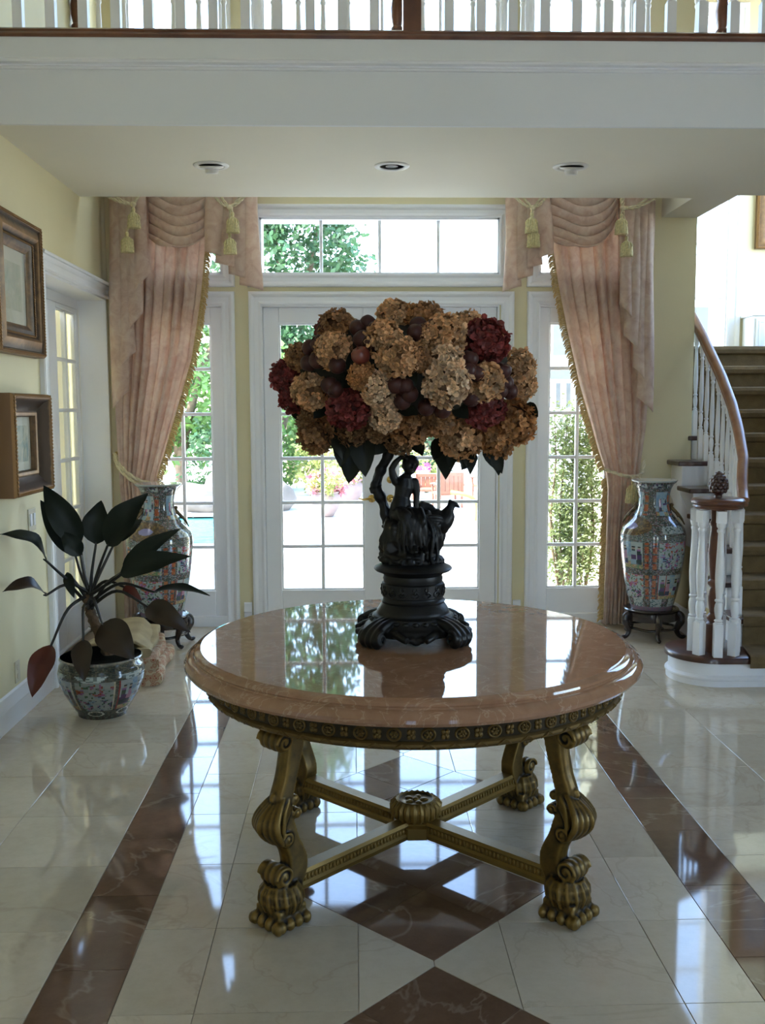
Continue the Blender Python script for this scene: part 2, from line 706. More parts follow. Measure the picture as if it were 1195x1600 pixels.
WT = .18
back_holes = [(-1.60, 0, -.955, 2.42), (-.675, 0, 1.105, 2.42), (1.40, 0, 2.03, 2.42),
              (-1.60, 2.645, -.955, 3.055), (-.675, 2.645, 1.10, 3.055), (1.40, 2.645, 2.03, 3.055),
              (-1.60, 3.75, -.95, 5.6), (-.63, 3.75, 1.10, 5.6), (1.33, 3.75, 2.05, 5.6)]
struct(obj('wall_back', wall_cells(MB(), [XL - .3, XRW], [0, ZC], back_holes,
       lambda mb, a, b, c, d: mb.box(a, YB, b, c, YB + WT, d)).mesh('wall_back', WALLY)))
left_holes = [(5.93, 0, 7.45, 2.46)]
struct(obj('wall_left', wall_cells(MB(), [YF, YB], [0, ZC], left_holes,
       lambda mb, a, b, c, d: mb.box(XL - .3, a, b, XL, c, d)).mesh('wall_left', WALLY)))
right_holes = [(1.2, .5, 2.6, 2.6), (7.2, 2.5, 9.6, 5.6)]  # stair hall opening is added, out of view, to brighten the hall
struct(obj('wall_right', wall_cells(MB(), [YF, 10.0], [0, ZC], right_holes,
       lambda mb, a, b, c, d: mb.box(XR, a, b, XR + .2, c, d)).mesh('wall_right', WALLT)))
front_holes = [(-.5, .3, .0, 2.4), (1.7, .3, 2.2, 2.4), (.1, 3.5, 1.6, 4.6)]
struct(obj('wall_front', wall_cells(MB(), [XL - .3, XR + .2], [0, ZC], front_holes,
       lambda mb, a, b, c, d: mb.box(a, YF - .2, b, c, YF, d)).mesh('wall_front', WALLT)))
struct(obj('ceiling', MB().box(XL - .3, YF - .2, ZC, XR + .2, 10.2, ZC + .2).mesh('ceiling', CEIL)))
# stair hall
hall_holes = [(2.75, 2.2, 3.72, 5.4)]
struct(obj('wall_stair_hall', wall_cells(MB(), [XRW - .2, XR + .2], [0, ZC], hall_holes,
       lambda mb, a, b, c, d: mb.box(a, 9.9, b, c, 10.1, d)).mesh('wall_stair_hall', WALLY)))
struct(obj('wall_stair_side', MB().box(XRW - .2, YB + WT, 0, XRW - .02, 9.9, ZC).mesh('wall_stair_side', WALLY)))

# --- bridge (upstairs gallery) across the foyer: slab, fascia, mouldings
BY0, BY1, BZ0, BZ1 = 5.14, 6.82, 3.06, 3.475
slab = struct(obj('ceiling_gallery', MB().box(XL, BY0 + .02, BZ0, 2.31, BY1, BZ1 - .01).box(2.31, BY0 + .02, BZ0, XR, 6.73, BZ1 - .01)
              .box(2.31, 6.73, BZ0, XRW, YB, BZ1 - .01).mesh('ceiling_gallery', CEIL)))
obj('fascia', MB().box(XL, BY0, BZ0 - .001, XR, BY0 + .02, BZ1).mesh('fascia', FASCIA), slab)
obj('fascia_moulding', MB().sweep([(XL, BY0, 3.345), (XR, BY0, 3.345)], (0, -1, 0),
    [(-.024, 0), (-.024, .012), (-.015, .020), (-.008, .010), (-.002, .010), (.004, .030), (.014, .036), (.020, .022), (.026, .018), (.026, 0)]).mesh('fascia_moulding', WHITE, 30), slab)

# --- baseboards
bprof = [(0, 0), (0, .016), (.105, .016), (.115, .024), (.130, .020), (.145, .012), (.175, .010), (.185, 0)]


def board(name, p0, p1, n):
    return struct(obj(name, MB().sweep([p0, p1], n, [(-o, h) for o, h in bprof]).mesh(name, WHITE, 30)))


board('baseboard_left', (XL, 5.85, 0), (XL, YF, 0), (1, 0, 0))
board('baseboard_back', (1.285, YB, 0), (1.225, YB, 0), (0, -1, 0))
board('baseboard_back', (-.775, YB, 0), (-.835, YB, 0), (0, -1, 0))
board('baseboard_right', (XRW, YB, 0), (2.145, YB, 0), (0, -1, 0))

# --- casings, French doors and windows of the garden wall
cprof = [(0, 0), (0, .022), (.012, .026), (.022, .020), (.030, .016), (.058, .018), (.066, .030), (.078, .036), (.092, .034), (.098, .026), (.098, 0)]


def casing3(mb, x0, x1, z1, y=YB, nrm=(0, -1, 0)):
    mb.sweep([(x1, y, 0), (x1, y, z1), (x0, y, z1), (x0, y, 0)], nrm, [(-o, h) for o, h in cprof])


def casing4(mb, x0, z0, x1, z1, y=YB, w=.95):
    mb.sweep([(x1, y, z0), (x1, y, z1), (x0, y, z1), (x0, y, z0)], (0, -1, 0), [(-o * w, h) for o, h in cprof], closed=True)


def place(me_box, parent, name, mt, bev=0):
    return obj(name, me_box.mesh(name, mt), parent)


ZROWS = [.27, .6067, .9433, 1.28, 1.6167, 1.9533, 2.29]


def leaf(parent, x0, x1, gx0, gx1, y, ncol=2, zrows=ZROWS, top=2.4075, name='door_leaf', axis='x', sign=1):
    """one glazed leaf: stiles and rails, muntin bars and every pane; runs along x, or along y for the side door"""
    def bx(mb, a0, b0, c0, a1, b1, c1):
        if axis == 'x':
            mb.box(a0, y + b0, c0, a1, y + b1, c1)
        else:
            mb.box(y - b0 * sign, a0, c0, y - b1 * sign, a1, c1)
    t = .045
    f = MB()
    bx(f, x0, 0, .012, gx0, t, top)
    bx(f, gx1, 0, .012, x1, t, top)
    bx(f, gx0, 0, .012, gx1, t, zrows[0])
    bx(f, gx0, 0, zrows[-1], gx1, t, top)
    e = .012
    for (a, b, c, d) in ((gx0, zrows[0], gx0 + e, zrows[-1]), (gx1 - e, zrows[0], gx1, zrows[-1]), (gx0, zrows[0], gx1, zrows[0] + e), (gx0, zrows[-1] - e, gx1, zrows[-1])):
        bx(f, a, .012, b, c, .034, d)
    lf = obj(name, f.mesh(name, WHITE), parent)
    bevel(lf, .004, 1)
    cols = [lerp(gx0, gx1, i / ncol) for i in range(ncol + 1)]
    for cxx in cols[1:-1]:
        q = MB()
        bx(q, cxx - .013, .004, zrows[0], cxx + .013, .041, zrows[-1])
        bevel(obj('muntin', q.mesh('muntin', WHITE), lf), .006, 2)
    for z in zrows[1:-1]:
        q = MB()
        bx(q, gx0, .006, z - .013, gx1, .039, z + .013)
        bevel(obj('muntin', q.mesh('muntin', WHITE), lf), .006, 2)
    for i in range(ncol):
        for z0, z1 in zip(zrows, zrows[1:]):
            q = MB()
            bx(q, cols[i] + .001, .021, z0 + .001, cols[i + 1] - .001, .025, z1 - .001)
            obj('pane', q.mesh('pane', GLASS), lf)
    return lf


def jamb(mb, x0, x1, z1, y0=YB, y1=YB + WT):
    mb.box(x0, y0 - .004, 0, x0 + .012, y1, z1).box(x1 - .012, y0 - .004, 0, x1, y1, z1).box(x0 + .012, y0 - .004, z1 - .012, x1 - .012, y1, z1)
    mb.box(x0 + .012, y0 + .078, 0, x0 + .026, y0 + .10, z1 - .012).box(x1 - .026, y0 + .078, 0, x1 - .012, y0 + .10, z1 - .012).box(x0 + .012, y0 + .078, z1 - .034, x1 - .012, y0 + .10, z1 - .012)
    return mb


d1 = sroot('door_1', 'pair of white French doors to the garden behind the flowers')
c = MB()
casing3(c, -.665, 1.115, 2.42)
jamb(c, -.675, 1.105, 2.42)
c.box(-.675, YB - .01, -.004, 1.105, YB + WT, .012)
obj('casing', c.mesh('casing', WHITE, 30), d1)
la = leaf(d1, -.661, .2135, -.545, .085, YB + .03)
lb = leaf(d1, .2165, 1.091, .345, .965, YB + .03)
obj('astragal', MB().box(.195, YB + .018, .014, .235, YB + .031, 2.405).mesh('astragal', WHITE), lb)


def knob_set(parent, x, z, lever=0, rose=.030, y=YB + .03):
    q = MB()
    M = Matrix.Rotation(pi / 2, 3, 'X')
    q.lathe([(0, 0), (rose, 0), (rose, .004), (rose * .85, .009), (rose * .5, .012), (rose * .34, .016), (rose * .3, .04), (rose * .45, .044), (0, .048)], 20, (x, y, z), M=M)
    if lever:
        q.tube([(x, y - .04, z), (x + lever * .03, y - .045, z + .002), (x + lever * .07, y - .044, z - .004), (x + lever * .10, y - .04, z + .006)], [.009, .009, .007, .005], 8)
    return q


obj('lever_handle', knob_set(la, .145, .972, -1).mesh('lever_handle', BRASS, 40), la)
obj('lever_handle', knob_set(lb, .286, .972, 0).mesh('lever_handle', BRASS, 40), lb)
obj('deadbolt', knob_set(lb, .286, 1.115, 0, .028).mesh('deadbolt', BRASS, 40), lb)

for nm, x0, x1, gx0, gx1, lab in (('door_2', -1.60, -.955, -1.50, -1.053, 'white glazed side door behind the left curtain'), ('door_3', 1.40, 2.03, 1.49, 1.935, 'white glazed side door behind the right curtain')):
    d = sroot(nm, lab)
    c = MB()
    casing3(c, x0 + .01, x1 - .01, 2.42)
    jamb(c, x0, x1, 2.42)
    c.box(x0, YB - .01, -.004, x1, YB + WT, .075)
    obj('casing', c.mesh('casing', WHITE, 30), d)
    leaf(d, x0 + .014, x1 - .014, gx0, gx1, YB + .03, zrows=ZROWS)


def fixed_window(name, x0, z0, x1, z1, ncol, nrow, lab, cas=True, y=YB):
    w = sroot(name, lab)
    c = MB()
    if cas:
        casing4(c, x0, z0, x1, z1)
    for (a, b, e, d) in ((x0, z0, x0 + .014, z1), (x1 - .014, z0, x1, z1), (x0, z0, x1, z0 + .014), (x0, z1 - .014, x1, z1)):
        c.box(a, y - .004, b, e, y + WT, d)
    obj('window_frame', c.mesh('window_frame', WHITE, 30), w)
    cols = [lerp(x0 + .014, x1 - .014, i / ncol) for i in range(ncol + 1)]
    rows = [lerp(z0 + .014, z1 - .014, i / nrow) for i in range(nrow + 1)]
    for q in cols[1:-1]:
        bevel(obj('muntin', MB().box(q - .012, y + .04, z0 + .01, q + .012, y + .08, z1 - .01).mesh('muntin', WHITE), w), .005, 2)
    for q in rows[1:-1]:
        bevel(obj('muntin', MB().box(x0 + .01, y + .042, q - .012, x1 - .01, y + .078, q + .012).mesh('muntin', WHITE), w), .005, 2)
    for i in range(ncol):
        for j in range(nrow):
            obj('pane', MB().box(cols[i], y + .058, rows[j], cols[i + 1], y + .062, rows[j + 1]).mesh('pane', GLASS), w)
    return w


fixed_window('window_1', -.675, 2.645, 1.10, 3.055, 4, 1, 'four pane transom window above the French doors')
fixed_window('window_2', -1.60, 2.645, -.955, 3.055, 2, 1, 'transom window behind the left valance')
fixed_window('window_3', 1.40, 2.645, 2.03, 3.055, 2, 1, 'transom window behind the right valance')
fixed_window('window_4', -1.60, 3.75, -.95, 5.6, 2, 4, 'upstairs window behind the gallery railing on the left')
fixed_window('window_5', -.63, 3.75, 1.10, 5.6, 4, 4, 'wide upstairs window behind the gallery railing')
fixed_window('window_6', 1.33, 3.75, 2.05, 5.6, 2, 4, 'upstairs window behind the gallery railing on the right')
w7 = fixed_window('window_7', 2.75, 2.2, 3.72, 5.4, 2, 6, 'tall bright window of the stair hall', cas=False, y=9.9)
c = MB()
casing4(c, 2.75, 2.2, 3.72, 5.4, y=9.9, w=1.35)
obj('casing', c.mesh('casing', WHITE, 30), w7)

# --- French door in its recess in the left wall
d4 = sroot('door_4', 'white French door set back in the left wall behind the plant')
c = MB()
c.sweep([(XL, 5.93, 0), (XL, 5.93, 2.46), (XL, 7.46, 2.46)], (1, 0, 0), [(o, h) for o, h in cprof])
c.box(-2.0, 7.43, 0, XL + .002, 7.452, 2.46).box(-2.0, 5.93, 0, XL + .002, 5.942, 2.46).box(-2.0, 5.93, 2.448, XL + .002, 7.45, 2.46)
c.box(-2.06, 5.93, 2.38, -2.0, 7.45, 2.46).box(-2.06, 5.93, 0, -1.98, 7.45, .012)
obj('casing', c.mesh('casing', WHITE, 30), d4)
obj('header_ledge', MB().sweep([(XL, 5.82, 2.545), (XL, 7.5, 2.545)], (1, 0, 0), [(0, 0), (0, .055), (.012, .06), (.02, .05), (.02, 0)]).mesh('header_ledge', WHITE, 30), d4)
ZL = [.25, .60, .95, 1.30, 1.65, 2.0, 2.345]
SHEER = cloth('cream_sheer', (.70, .66, .47), (.68, .64, .45), (.72, .68, .49), .28)
for a, b in ((5.96, 6.67), (6.71, 7.41)):
    obj('sheer_panel', MB().grid(lambda u, v: (-2.075, lerp(a, b, u), lerp(2.36, .1, v)), 60, 2).mesh('sheer_panel', SHEER, 179), d4)
leaf(d4, 5.944, 6.685, 6.06, 6.57, -2.0, zrows=ZL, top=2.379, axis='y', sign=1)
leaf(d4, 6.689, 7.428, 6.87, 7.37, -2.0, zrows=ZL, top=2.379, axis='y', sign=1)
# ---------------------------------------------------------------- the centre table
TX, TY, TH = .224, 3.52, .82
table = thing('centre_table', 'round rose marble table on four gilded scroll legs in the middle of the foyer', 'table', (TX, TY, 0))
MB().lathe([(0, .742), (.735, .742), (.787, .743), (.803, .749), (.811, .760), (.811, .771), (.804, .783), (.791, .791), (.780, .793), (.776, .797), (.778, .802), (.776, .809), (.769, .8145), (.759, .8165), (.753, .82), (0, .82)], 128, (-.014, 0, 0)).build('marble_top', ROSE, table, 30)
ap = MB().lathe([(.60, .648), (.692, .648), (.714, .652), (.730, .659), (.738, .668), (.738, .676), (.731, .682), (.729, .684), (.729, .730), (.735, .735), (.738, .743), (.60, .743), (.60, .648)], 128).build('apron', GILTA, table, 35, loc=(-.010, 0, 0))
ring = MB()
M90 = Matrix.Rotation(pi / 2, 3, 'Y')
ring.tube([(0, .0195 * cos(a), .0175 * sin(a)) for a in [2 * pi * k / 20 for k in range(20)]], .0042, 6, closed=True)
for k in range(6):
    a = pi / 3 * k
    ring.ell((.001, .0085 * cos(a), .0080 * sin(a)), (.005, .0055, .0050), 6, 4)
ring.ell((.003, 0, 0), (.006, .004, .004), 6, 4)
ring_me = ring.mesh('rosette', GILTA, 60)
flo = MB()
for k in range(4):
    a = pi / 4 + pi / 2 * k
    flo.ell((.0, .0085 * cos(a), .010 * sin(a)), (.006, .0075, .0085), 8, 5)
flo.ell((.004, 0, 0), (.006, .005, .005), 6, 4)
flo_me = flo.mesh('rosette', GILTA, 60)
NR = 92
for k in range(NR):
    a = 2 * pi * k / NR
    o = obj('rosette', ring_me if k % 2 else flo_me, ap, (.729 * cos(a), .729 * sin(a), .7035))
    o.rotation_euler = (0, 0, a)
rb = MB()
for k in range(60):                # leaves laid over the lower moulding
    a = 2 * pi * k / 60
    M = Matrix.Rotation(a, 3, 'Z')
    for s_ in (-1, 1):
        rb.tube([M @ Vector((.738, 0, .678)), M @ Vector((.7395, s_ * .012, .671)), M @ Vector((.732, s_ * .024, .660))], [.0022, .0042, .0016], 5)
rb.build('leaf_moulding', GILTA, ap, 60)['kind'] = 'stuff'

# one leg in its own frame: u outwards, w across, z up
L = MB()


def U(u, z, w=0):
    return (u, w, z)


path = spline([U(.612, .668), U(.606, .62), U(.613, .555), U(.634, .47), U(.655, .405), U(.655, .34), U(.636, .28), U(.612, .225), U(.604, .175), U(.628, .125)], 6)
rads = []
for i in range(len(path)):
    t = i / (len(path) - 1)
    rads.append(curve([(0, .040), (.15, .034), (.32, .026), (.45, .030), (.6, .036), (.72, .032), (.86, .040), (1, .040)], t))
vs, fs = [], []
for i, p in enumerate(path):
    t = (path[min(i + 1, len(path) - 1)] - path[max(i - 1, 0)]).normalized()
    nrm = Vector((t.z, 0, -t.x))
    if nrm.x < 0:
        nrm = -nrm
    r = rads[i]
    hw = .030
    for (a, b) in ((-r, -hw), (-r * .2, -hw * 1.0), (r * .75, -hw * .95), (r, -hw * .55), (r * 1.12, 0), (r, hw * .55), (r * .75, hw * .95), (-r * .2, hw), (-r, hw), (-r * 1.05, 0)):
        vs.append(p + nrm * a + Vector((0, b, 0)))
K = 10
for i in range(len(path) - 1):
    for k in range(K):
        fs.append((i * K + k, i * K + (k + 1) % K, (i + 1) * K + (k + 1) % K, (i + 1) * K + k))
fs.append(tuple(range(K)))
fs.append(tuple((len(path) - 1) * K + k for k in range(K)))
L.add(vs, fs)


def volute(mb, u, z, r, hw, sgn=1, turns=1.6, th0=0):
    M = Matrix.Rotation(pi / 2, 3, 'X')
    mb.lathe([(0, -hw), (r * .78, -hw), (r * .97, -hw * .86), (r * .86, -hw * .6), (r * .98, -hw * .3), (r * .88, 0), (r * .98, hw * .3), (r * .86, hw * .6), (r * .97, hw * .86), (r * .78, hw), (0, hw)], 24, (u, 0, z), M=M)
    for s in (-1, 1):
        pts = []
        for k in range(int(26 * turns)):
            th = th0 + sgn * 2 * pi * k / 26
            rr = r * (.95 - .80 * k / (26 * turns))
            pts.append((u + rr * cos(th), s * (hw + .002), z + rr * sin(th)))
        mb.tube(pts, [.0055 * (1 - .4 * k / len(pts)) * (r / .034) for k in range(len(pts))], 6)
        mb.ell((u, s * (hw + .002), z), (r * .22, .006, r * .22), 8, 6)


volute(L, .668, .608, .036, .046)
volute(L, .652, .283, .026, .036)
volute(L, .674, .168, .037, .044)
# inner curls and the spur at the top of the scroll
volute(L, .612, .405, .016, .028, -1)
volute(L, .606, .357, .019, .030, 1)
L.tube([U(.655, .43, 0), U(.682, .425, 0), U(.690, .412, 0)], [.016, .012, .008], 8)
# acanthus leaf on the outer knee
for s in range(-3, 4):
    w = s * .012
    k = 1 - abs(s) * .10
    pts = spline([(.648, w * .5, .425), (.676 * 1, w * .9, .405), (.655 + .075 * k, w * 1.35, .365), (.655 + .082 * k, w * 1.5, .33), (.650 + .060 * k, w * 1.3, .295), (.655 + .025 * k, w * .9, .27)], 4)
    L.tube(pts, [.006 + .006 * sin(pi * i / (len(pts) - 1)) for i in range(len(pts))], 7)
    for sd in (-1, 1):
        L.tube(spline([(.640, sd * .028, .41 - .012 * abs(s)), (.665, sd * .036, .375 - .014 * abs(s)), (.655 + .02 * k, sd * .034, .315 - .006 * abs(s))], 4), .0055, 6)
# lion's paw: shaggy ankle and toes
L.ell((.655, 0, .10), (.060, .060, .050), 20, 12)
L.obox((.655, 0, .045), (.058, .058, .022), Matrix.Identity(3))
for k in range(30):
    a = 2 * pi * k / 30
    rr = .060 + .004 * (k % 2)
    L.tube([(.655 + rr * .80 * cos(a), rr * .80 * sin(a), .135), (.655 + rr * 1.05 * cos(a), rr * 1.05 * sin(a), .112), (.655 + rr * 1.10 * cos(a + .06), rr * 1.10 * sin(a + .06), .085), (.655 + rr * .95 * cos(a + .1), rr * .95 * sin(a + .1), .055)], [.006, .008, .0075, .004], 6)
for s in (-1, 1):
    for k in range(4):
        q = -.052 + .035 * k
        L.ell((.655 + q, s * .060, .021), (.017, .020, .021), 10, 8)
for k in range(4):
    q = -.052 + .035 * k
    L.ell((.655 + .062, q, .022), (.022, .017, .022), 10, 8)
    L.ell((.655 - .058, q, .020), (.018, .017, .020), 10, 8)
L.ell((.655 + .066, .062, .020), (.016, .016, .020), 10, 8)
L.ell((.655 + .066, -.062, .020), (.016, .016, .020), 10, 8)
L.box(.61, -.055, .0, .715, .055, .012)
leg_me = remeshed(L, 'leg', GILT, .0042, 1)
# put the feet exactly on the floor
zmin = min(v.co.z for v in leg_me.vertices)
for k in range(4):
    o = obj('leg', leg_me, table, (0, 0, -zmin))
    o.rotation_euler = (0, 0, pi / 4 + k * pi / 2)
# crossed stretchers, hub
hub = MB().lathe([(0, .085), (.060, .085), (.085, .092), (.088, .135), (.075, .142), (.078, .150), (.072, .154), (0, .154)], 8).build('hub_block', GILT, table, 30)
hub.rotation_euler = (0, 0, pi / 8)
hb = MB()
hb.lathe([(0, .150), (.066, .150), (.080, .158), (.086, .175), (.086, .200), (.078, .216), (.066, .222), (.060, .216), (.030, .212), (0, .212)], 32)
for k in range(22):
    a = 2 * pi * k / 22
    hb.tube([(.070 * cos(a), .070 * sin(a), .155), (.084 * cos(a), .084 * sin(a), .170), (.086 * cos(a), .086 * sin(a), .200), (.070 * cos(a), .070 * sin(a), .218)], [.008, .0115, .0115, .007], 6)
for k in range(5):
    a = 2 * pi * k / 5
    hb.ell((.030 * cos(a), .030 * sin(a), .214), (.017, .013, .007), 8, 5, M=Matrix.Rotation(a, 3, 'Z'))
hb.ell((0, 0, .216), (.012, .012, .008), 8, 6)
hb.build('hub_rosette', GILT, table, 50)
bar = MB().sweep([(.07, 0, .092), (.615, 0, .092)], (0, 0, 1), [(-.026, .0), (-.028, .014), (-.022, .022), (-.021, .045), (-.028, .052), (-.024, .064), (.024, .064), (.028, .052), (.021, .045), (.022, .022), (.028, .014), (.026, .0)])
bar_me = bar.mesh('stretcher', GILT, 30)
bd = MB()
for s in (-1, 1):
    for k in range(31):
        bd.ell((.095 + k * .0165, s * .0225, .126), (.0062, .006, .0105), 6, 5)
bd_me = bd.mesh('bead_moulding', GILT, 60)
for k in range(4):
    o = obj('stretcher', bar_me, table)
    o.rotation_euler = (0, 0, pi / 4 + k * pi / 2)
    b_ = obj('bead_moulding', bd_me, o)
    b_['kind'] = 'stuff'

# ---------------------------------------------------------------- bronze on the table
SX, SY = .214, 3.52
statue = thing('bronze_statue', 'dark bronze of a seated figure and a bird on a footed plinth on the table', 'sculpture', (SX, SY, TH))
# coordinates below: x and depth from the plinth axis, height above the table
base = MB()
base.lathe([(0, .022), (.150, .022), (.172, .028), (.178, .040), (.172, .052), (.160, .060), (.150, .075), (.146, .088), (.132, .094), (.130, .104), (.122, .118), (.112, .132), (.108, .140), (0, .140)], 48)
for k in range(4):
    a = pi / 4 + pi / 2 * k
    M = Matrix.Rotation(a, 3, 'Z')

    def P(u, w, z):
        return M @ Vector((u, w, z))
    for w in (-.022, 0, .022):
        base.tube(spline([P(.135, w, .078), P(.175, w, .070), P(.212, w * 1.2, .052), P(.230, w * 1.2, .030), P(.216, w * 1.2, .013), P(.200, w, .020)], 4), [.016, .020, .022, .020, .015, .011] + [.013] * 40 if False else .017, 8)
    for s in (-1, 1):
        pts = []
        for i in range(34):
            th = pi * .6 - 2 * pi * i / 22
            rr = .026 - .0006 * i
            pts.append(P(.212 + rr * cos(th), s * .044, .034 + rr * sin(th)))
        base.tube(pts, .0055, 6)
        base.tube(spline([P(.150, s * .05, .045), P(.165, s * .085, .040), P(.165, s * .12, .032)], 4), [.016] * 3 + [.014] * 6, 6)
for k in range(4):
    a = pi / 2 * k
    for s in (-1, 0, 1):
        base.ell((.172 * cos(a + s * .10), .172 * sin(a + s * .10), .030 - .008 * (s == 0)), (.02, .02, .014), 8, 6)
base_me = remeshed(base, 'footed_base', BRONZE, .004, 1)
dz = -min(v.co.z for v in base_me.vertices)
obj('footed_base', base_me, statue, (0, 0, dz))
drum = MB().lathe([(0, .132), (.110, .132), (.116, .142), (.110, .148), (.108, .156), (.112, .160), (.112, .205), (.106, .210), (.106, .216), (.108, .222), (.104, .236), (0, .236)], 48)
drum.build('drum', BRONZE, statue, 40)
fz = MB()
for k in range(16):
    a = 2 * pi * k / 16
    M = Matrix.Rotation(a, 3, 'Z')
    for s in (-1, 1):
        fz.tube([M @ Vector((.1125, s * (.004 + .012 * sin(t * 1.1)) , .165 + .034 * t / 5)) for t in range(6)], .0028, 5)
    fz.ell(M @ Vector((.112, 0, .183)), (.006, .006, .008), 6, 5)
for k in range(28):
    a = 2 * pi * k / 28
    fz.ell((.150 * cos(a), .150 * sin(a), .079), (.013, .013, .008), 6, 5)
o = fz.build('frieze', BRONZE, statue, 60)
o['kind'] = 'stuff'
MB().lathe([(0, .234), (.104, .234), (.112, .242), (.134, .250), (.141, .257), (.138, .263), (.120, .272), (.106, .280), (0, .284)], 48).build('rim', BRONZE, statue, 40)
# rocky mound hung with drapery
rk = MB()


def rocky(sc, amt, seed):
    return lambda d: amt * noise.noise(Vector((d.x * sc + seed, d.y * sc, d.z * sc))) * 2


rk.ell((-.010, 0, .300), (.108, .095, .050), 40, 24, disp=rocky(3, .12, 1))
rk.ell((-.038, .0, .360), (.078, .074, .095), 40, 24, disp=rocky(2.5, .16, 5))
rk.ell((.036, -.005, .365), (.072, .070, .100), 36, 22, disp=rocky(2.5, .14, 9))
rk.ell((.010, 0, .405), (.100, .066, .066), 36, 22, disp=rocky(2.2, .10, 13))
rk.ell((.030, 0, .440), (.050, .045, .035), 24, 16, disp=rocky(2.2, .12, 17))
for k in range(14):                # folds of cloth running down over the rock
    x0 = -.062 + .0095 * k
    y0 = -.058 - .012 * sin(k * 1.7)
    rk.tube(spline([(x0 * .7, y0 * .8, .452), (x0 + .01, y0 - .006, .41), (x0 * 1.05 + .012 + .004 * sin(k), y0 - .014, .36), (x0 + .014 + .008 * sin(k * 2), y0 - .018, .31), (x0 * 1.1 + .01, y0 - .026, .284)], 4), [.007 + .0015 * sin(i + k) for i in range(17)], 6)
for k in range(26):                # leaves and pebbles at its foot
    a = 2 * pi * k / 26
    rk.ell((.100 * cos(a), .090 * sin(a), .285 + .008 * sin(k * 3)), (.016, .014, .012 + .004 * sin(k * 2.1)), 8, 6)
for z, s in ((.412, 1), (.33, .8), (.298, .9)):
    rk.tube([(-.085, 0, z), (-.108 * s - .004, -.01, z - .004)], [.018, .005], 7)
obj('rocky_mound', remeshed(rk, 'rocky_mound', BRONZE, .0032, 1), statue)
# tree trunk that carries the flowers
tr = MB()
tp = spline([(-.078, .03, .330), (-.090, .032, .420), (-.104, .035, .480), (-.124, .035, .530), (-.130, .035, .560), (-.112, .03, .610), (-.090, .02, .655), (-.066, .01, .72), (-.045, 0, .80)], 6)
tr.tube(tp, [.020 + .004 * sin(i * .9) - .004 * (i / len(tp)) for i in range(len(tp))], 12)
tr.tube([(-.122, .035, .535), (-.146, .03, .532), (-.152, .03, .545)], [.014, .011, .006], 8)
for k in range(5):
    tr.tube([p + Vector((.014 * cos(k * 1.3 + i * .1), .014 * sin(k * 1.3 + i * .1), 0)) for i, p in enumerate(tp)], .006, 6)
obj('tree_trunk', remeshed(tr, 'tree_trunk', BRONZE, .0035, 1), statue)
# the figure, one continuous body
fg = MB()


def limb(pts, r, n=12):
    P_ = spline(pts, 5)
    R_ = []
    for i in range(len(P_)):
        t = i / (len(P_) - 1) * (len(r) - 1)
        a = int(min(t, len(r) - 2))
        R_.append(lerp(r[a], r[a + 1], t - a))
    fg.tube(P_, R_, n)
    fg.ell(P_[0], (R_[0],) * 3, 10, 8)
    fg.ell(P_[-1], (R_[-1],) * 3, 10, 8)


fx = -.214
limb([(.170 + fx, .0, .448), (.172 + fx, 0, .485), (.176 + fx, .002, .515), (.184 + fx, .004, .548), (.188 + fx, .004, .570)], [.044, .037, .029, .034, .028], 20)
fg.ell((.186 + fx, .006, .560), (.042, .024, .022), 16, 10)
fg.ell((.176 + fx, .004, .455), (.046, .036, .030), 16, 10)
limb([(.190 + fx, .003, .575), (.196 + fx, .0, .600)], [.014, .0125])
fg.ell((.203 + fx, -.002, .625), (.026, .029, .034), 18, 12)             # head turned to the bird
fg.ell((.206 + fx, .004, .634), (.031, .032, .030), 18, 12)              # hair
fg.ell((.192 + fx, .028, .622), (.018, .016, .018), 12, 8)               # knot of hair
fg.ell((.212 + fx, -.030, .622), (.0045, .006, .006), 8, 6)              # nose
fg.ell((.210 + fx, -.027, .611), (.008, .005, .003), 8, 6)               # lips
fg.ell((.203 + fx, -.028, .630), (.005, .004, .003), 8, 6)
fg.ell((.219 + fx, -.026, .630), (.005, .004, .003), 8, 6)
fg.ell((.208 + fx, -.023, .602), (.010, .008, .007), 8, 6)               # chin
fg.ell((.178 + fx, .0, .622), (.004, .007, .009), 8, 6)                  # ear
limb([(.152 + fx, .002, .568), (.143 + fx, -.002, .590), (.138 + fx, -.004, .612)], [.0155, .0145, .0115])
limb([(.138 + fx, -.004, .612), (.152 + fx, -.006, .636), (.172 + fx, -.006, .655)], [.0115, .011, .008])
limb([(.172 + fx, -.006, .655), (.186 + fx, -.006, .661)], [.008, .008], 8)
for k in range(4):
    limb([(.184 + fx, -.014 + .0055 * k, .662), (.196 + fx, -.015 + .006 * k, .664), (.206 + fx - .002 * abs(k - 1), -.015 + .006 * k, .660)], [.0034, .0032, .0026], 6)
limb([(.176 + fx, -.014, .658), (.184 + fx, -.020, .654), (.191 + fx, -.022, .650)], [.0038, .0034, .0028], 6)
limb([(.220 + fx, .004, .566), (.226 + fx, .0, .540), (.227 + fx, -.002, .515)], [.0155, .014, .0115])
limb([(.227 + fx, -.002, .515), (.225 + fx, -.006, .490), (.221 + fx, -.010, .468)], [.0115, .011, .0085])
for k in range(4):
    limb([(.224 + fx + .004 * (k - 1.5), -.012, .464), (.225 + fx + .006 * (k - 1.5), -.022, .457), (.225 + fx + .0065 * (k - 1.5), -.030, .452)], [.0036, .0033, .0026], 6)
limb([(.214 + fx, -.010, .466), (.208 + fx, -.018, .460), (.206 + fx, -.024, .456)], [.004, .0034, .0028], 6)
limb([(.160 + fx, -.010, .452), (.172 + fx, -.050, .455), (.186 + fx, -.082, .452)], [.030, .026, .021])
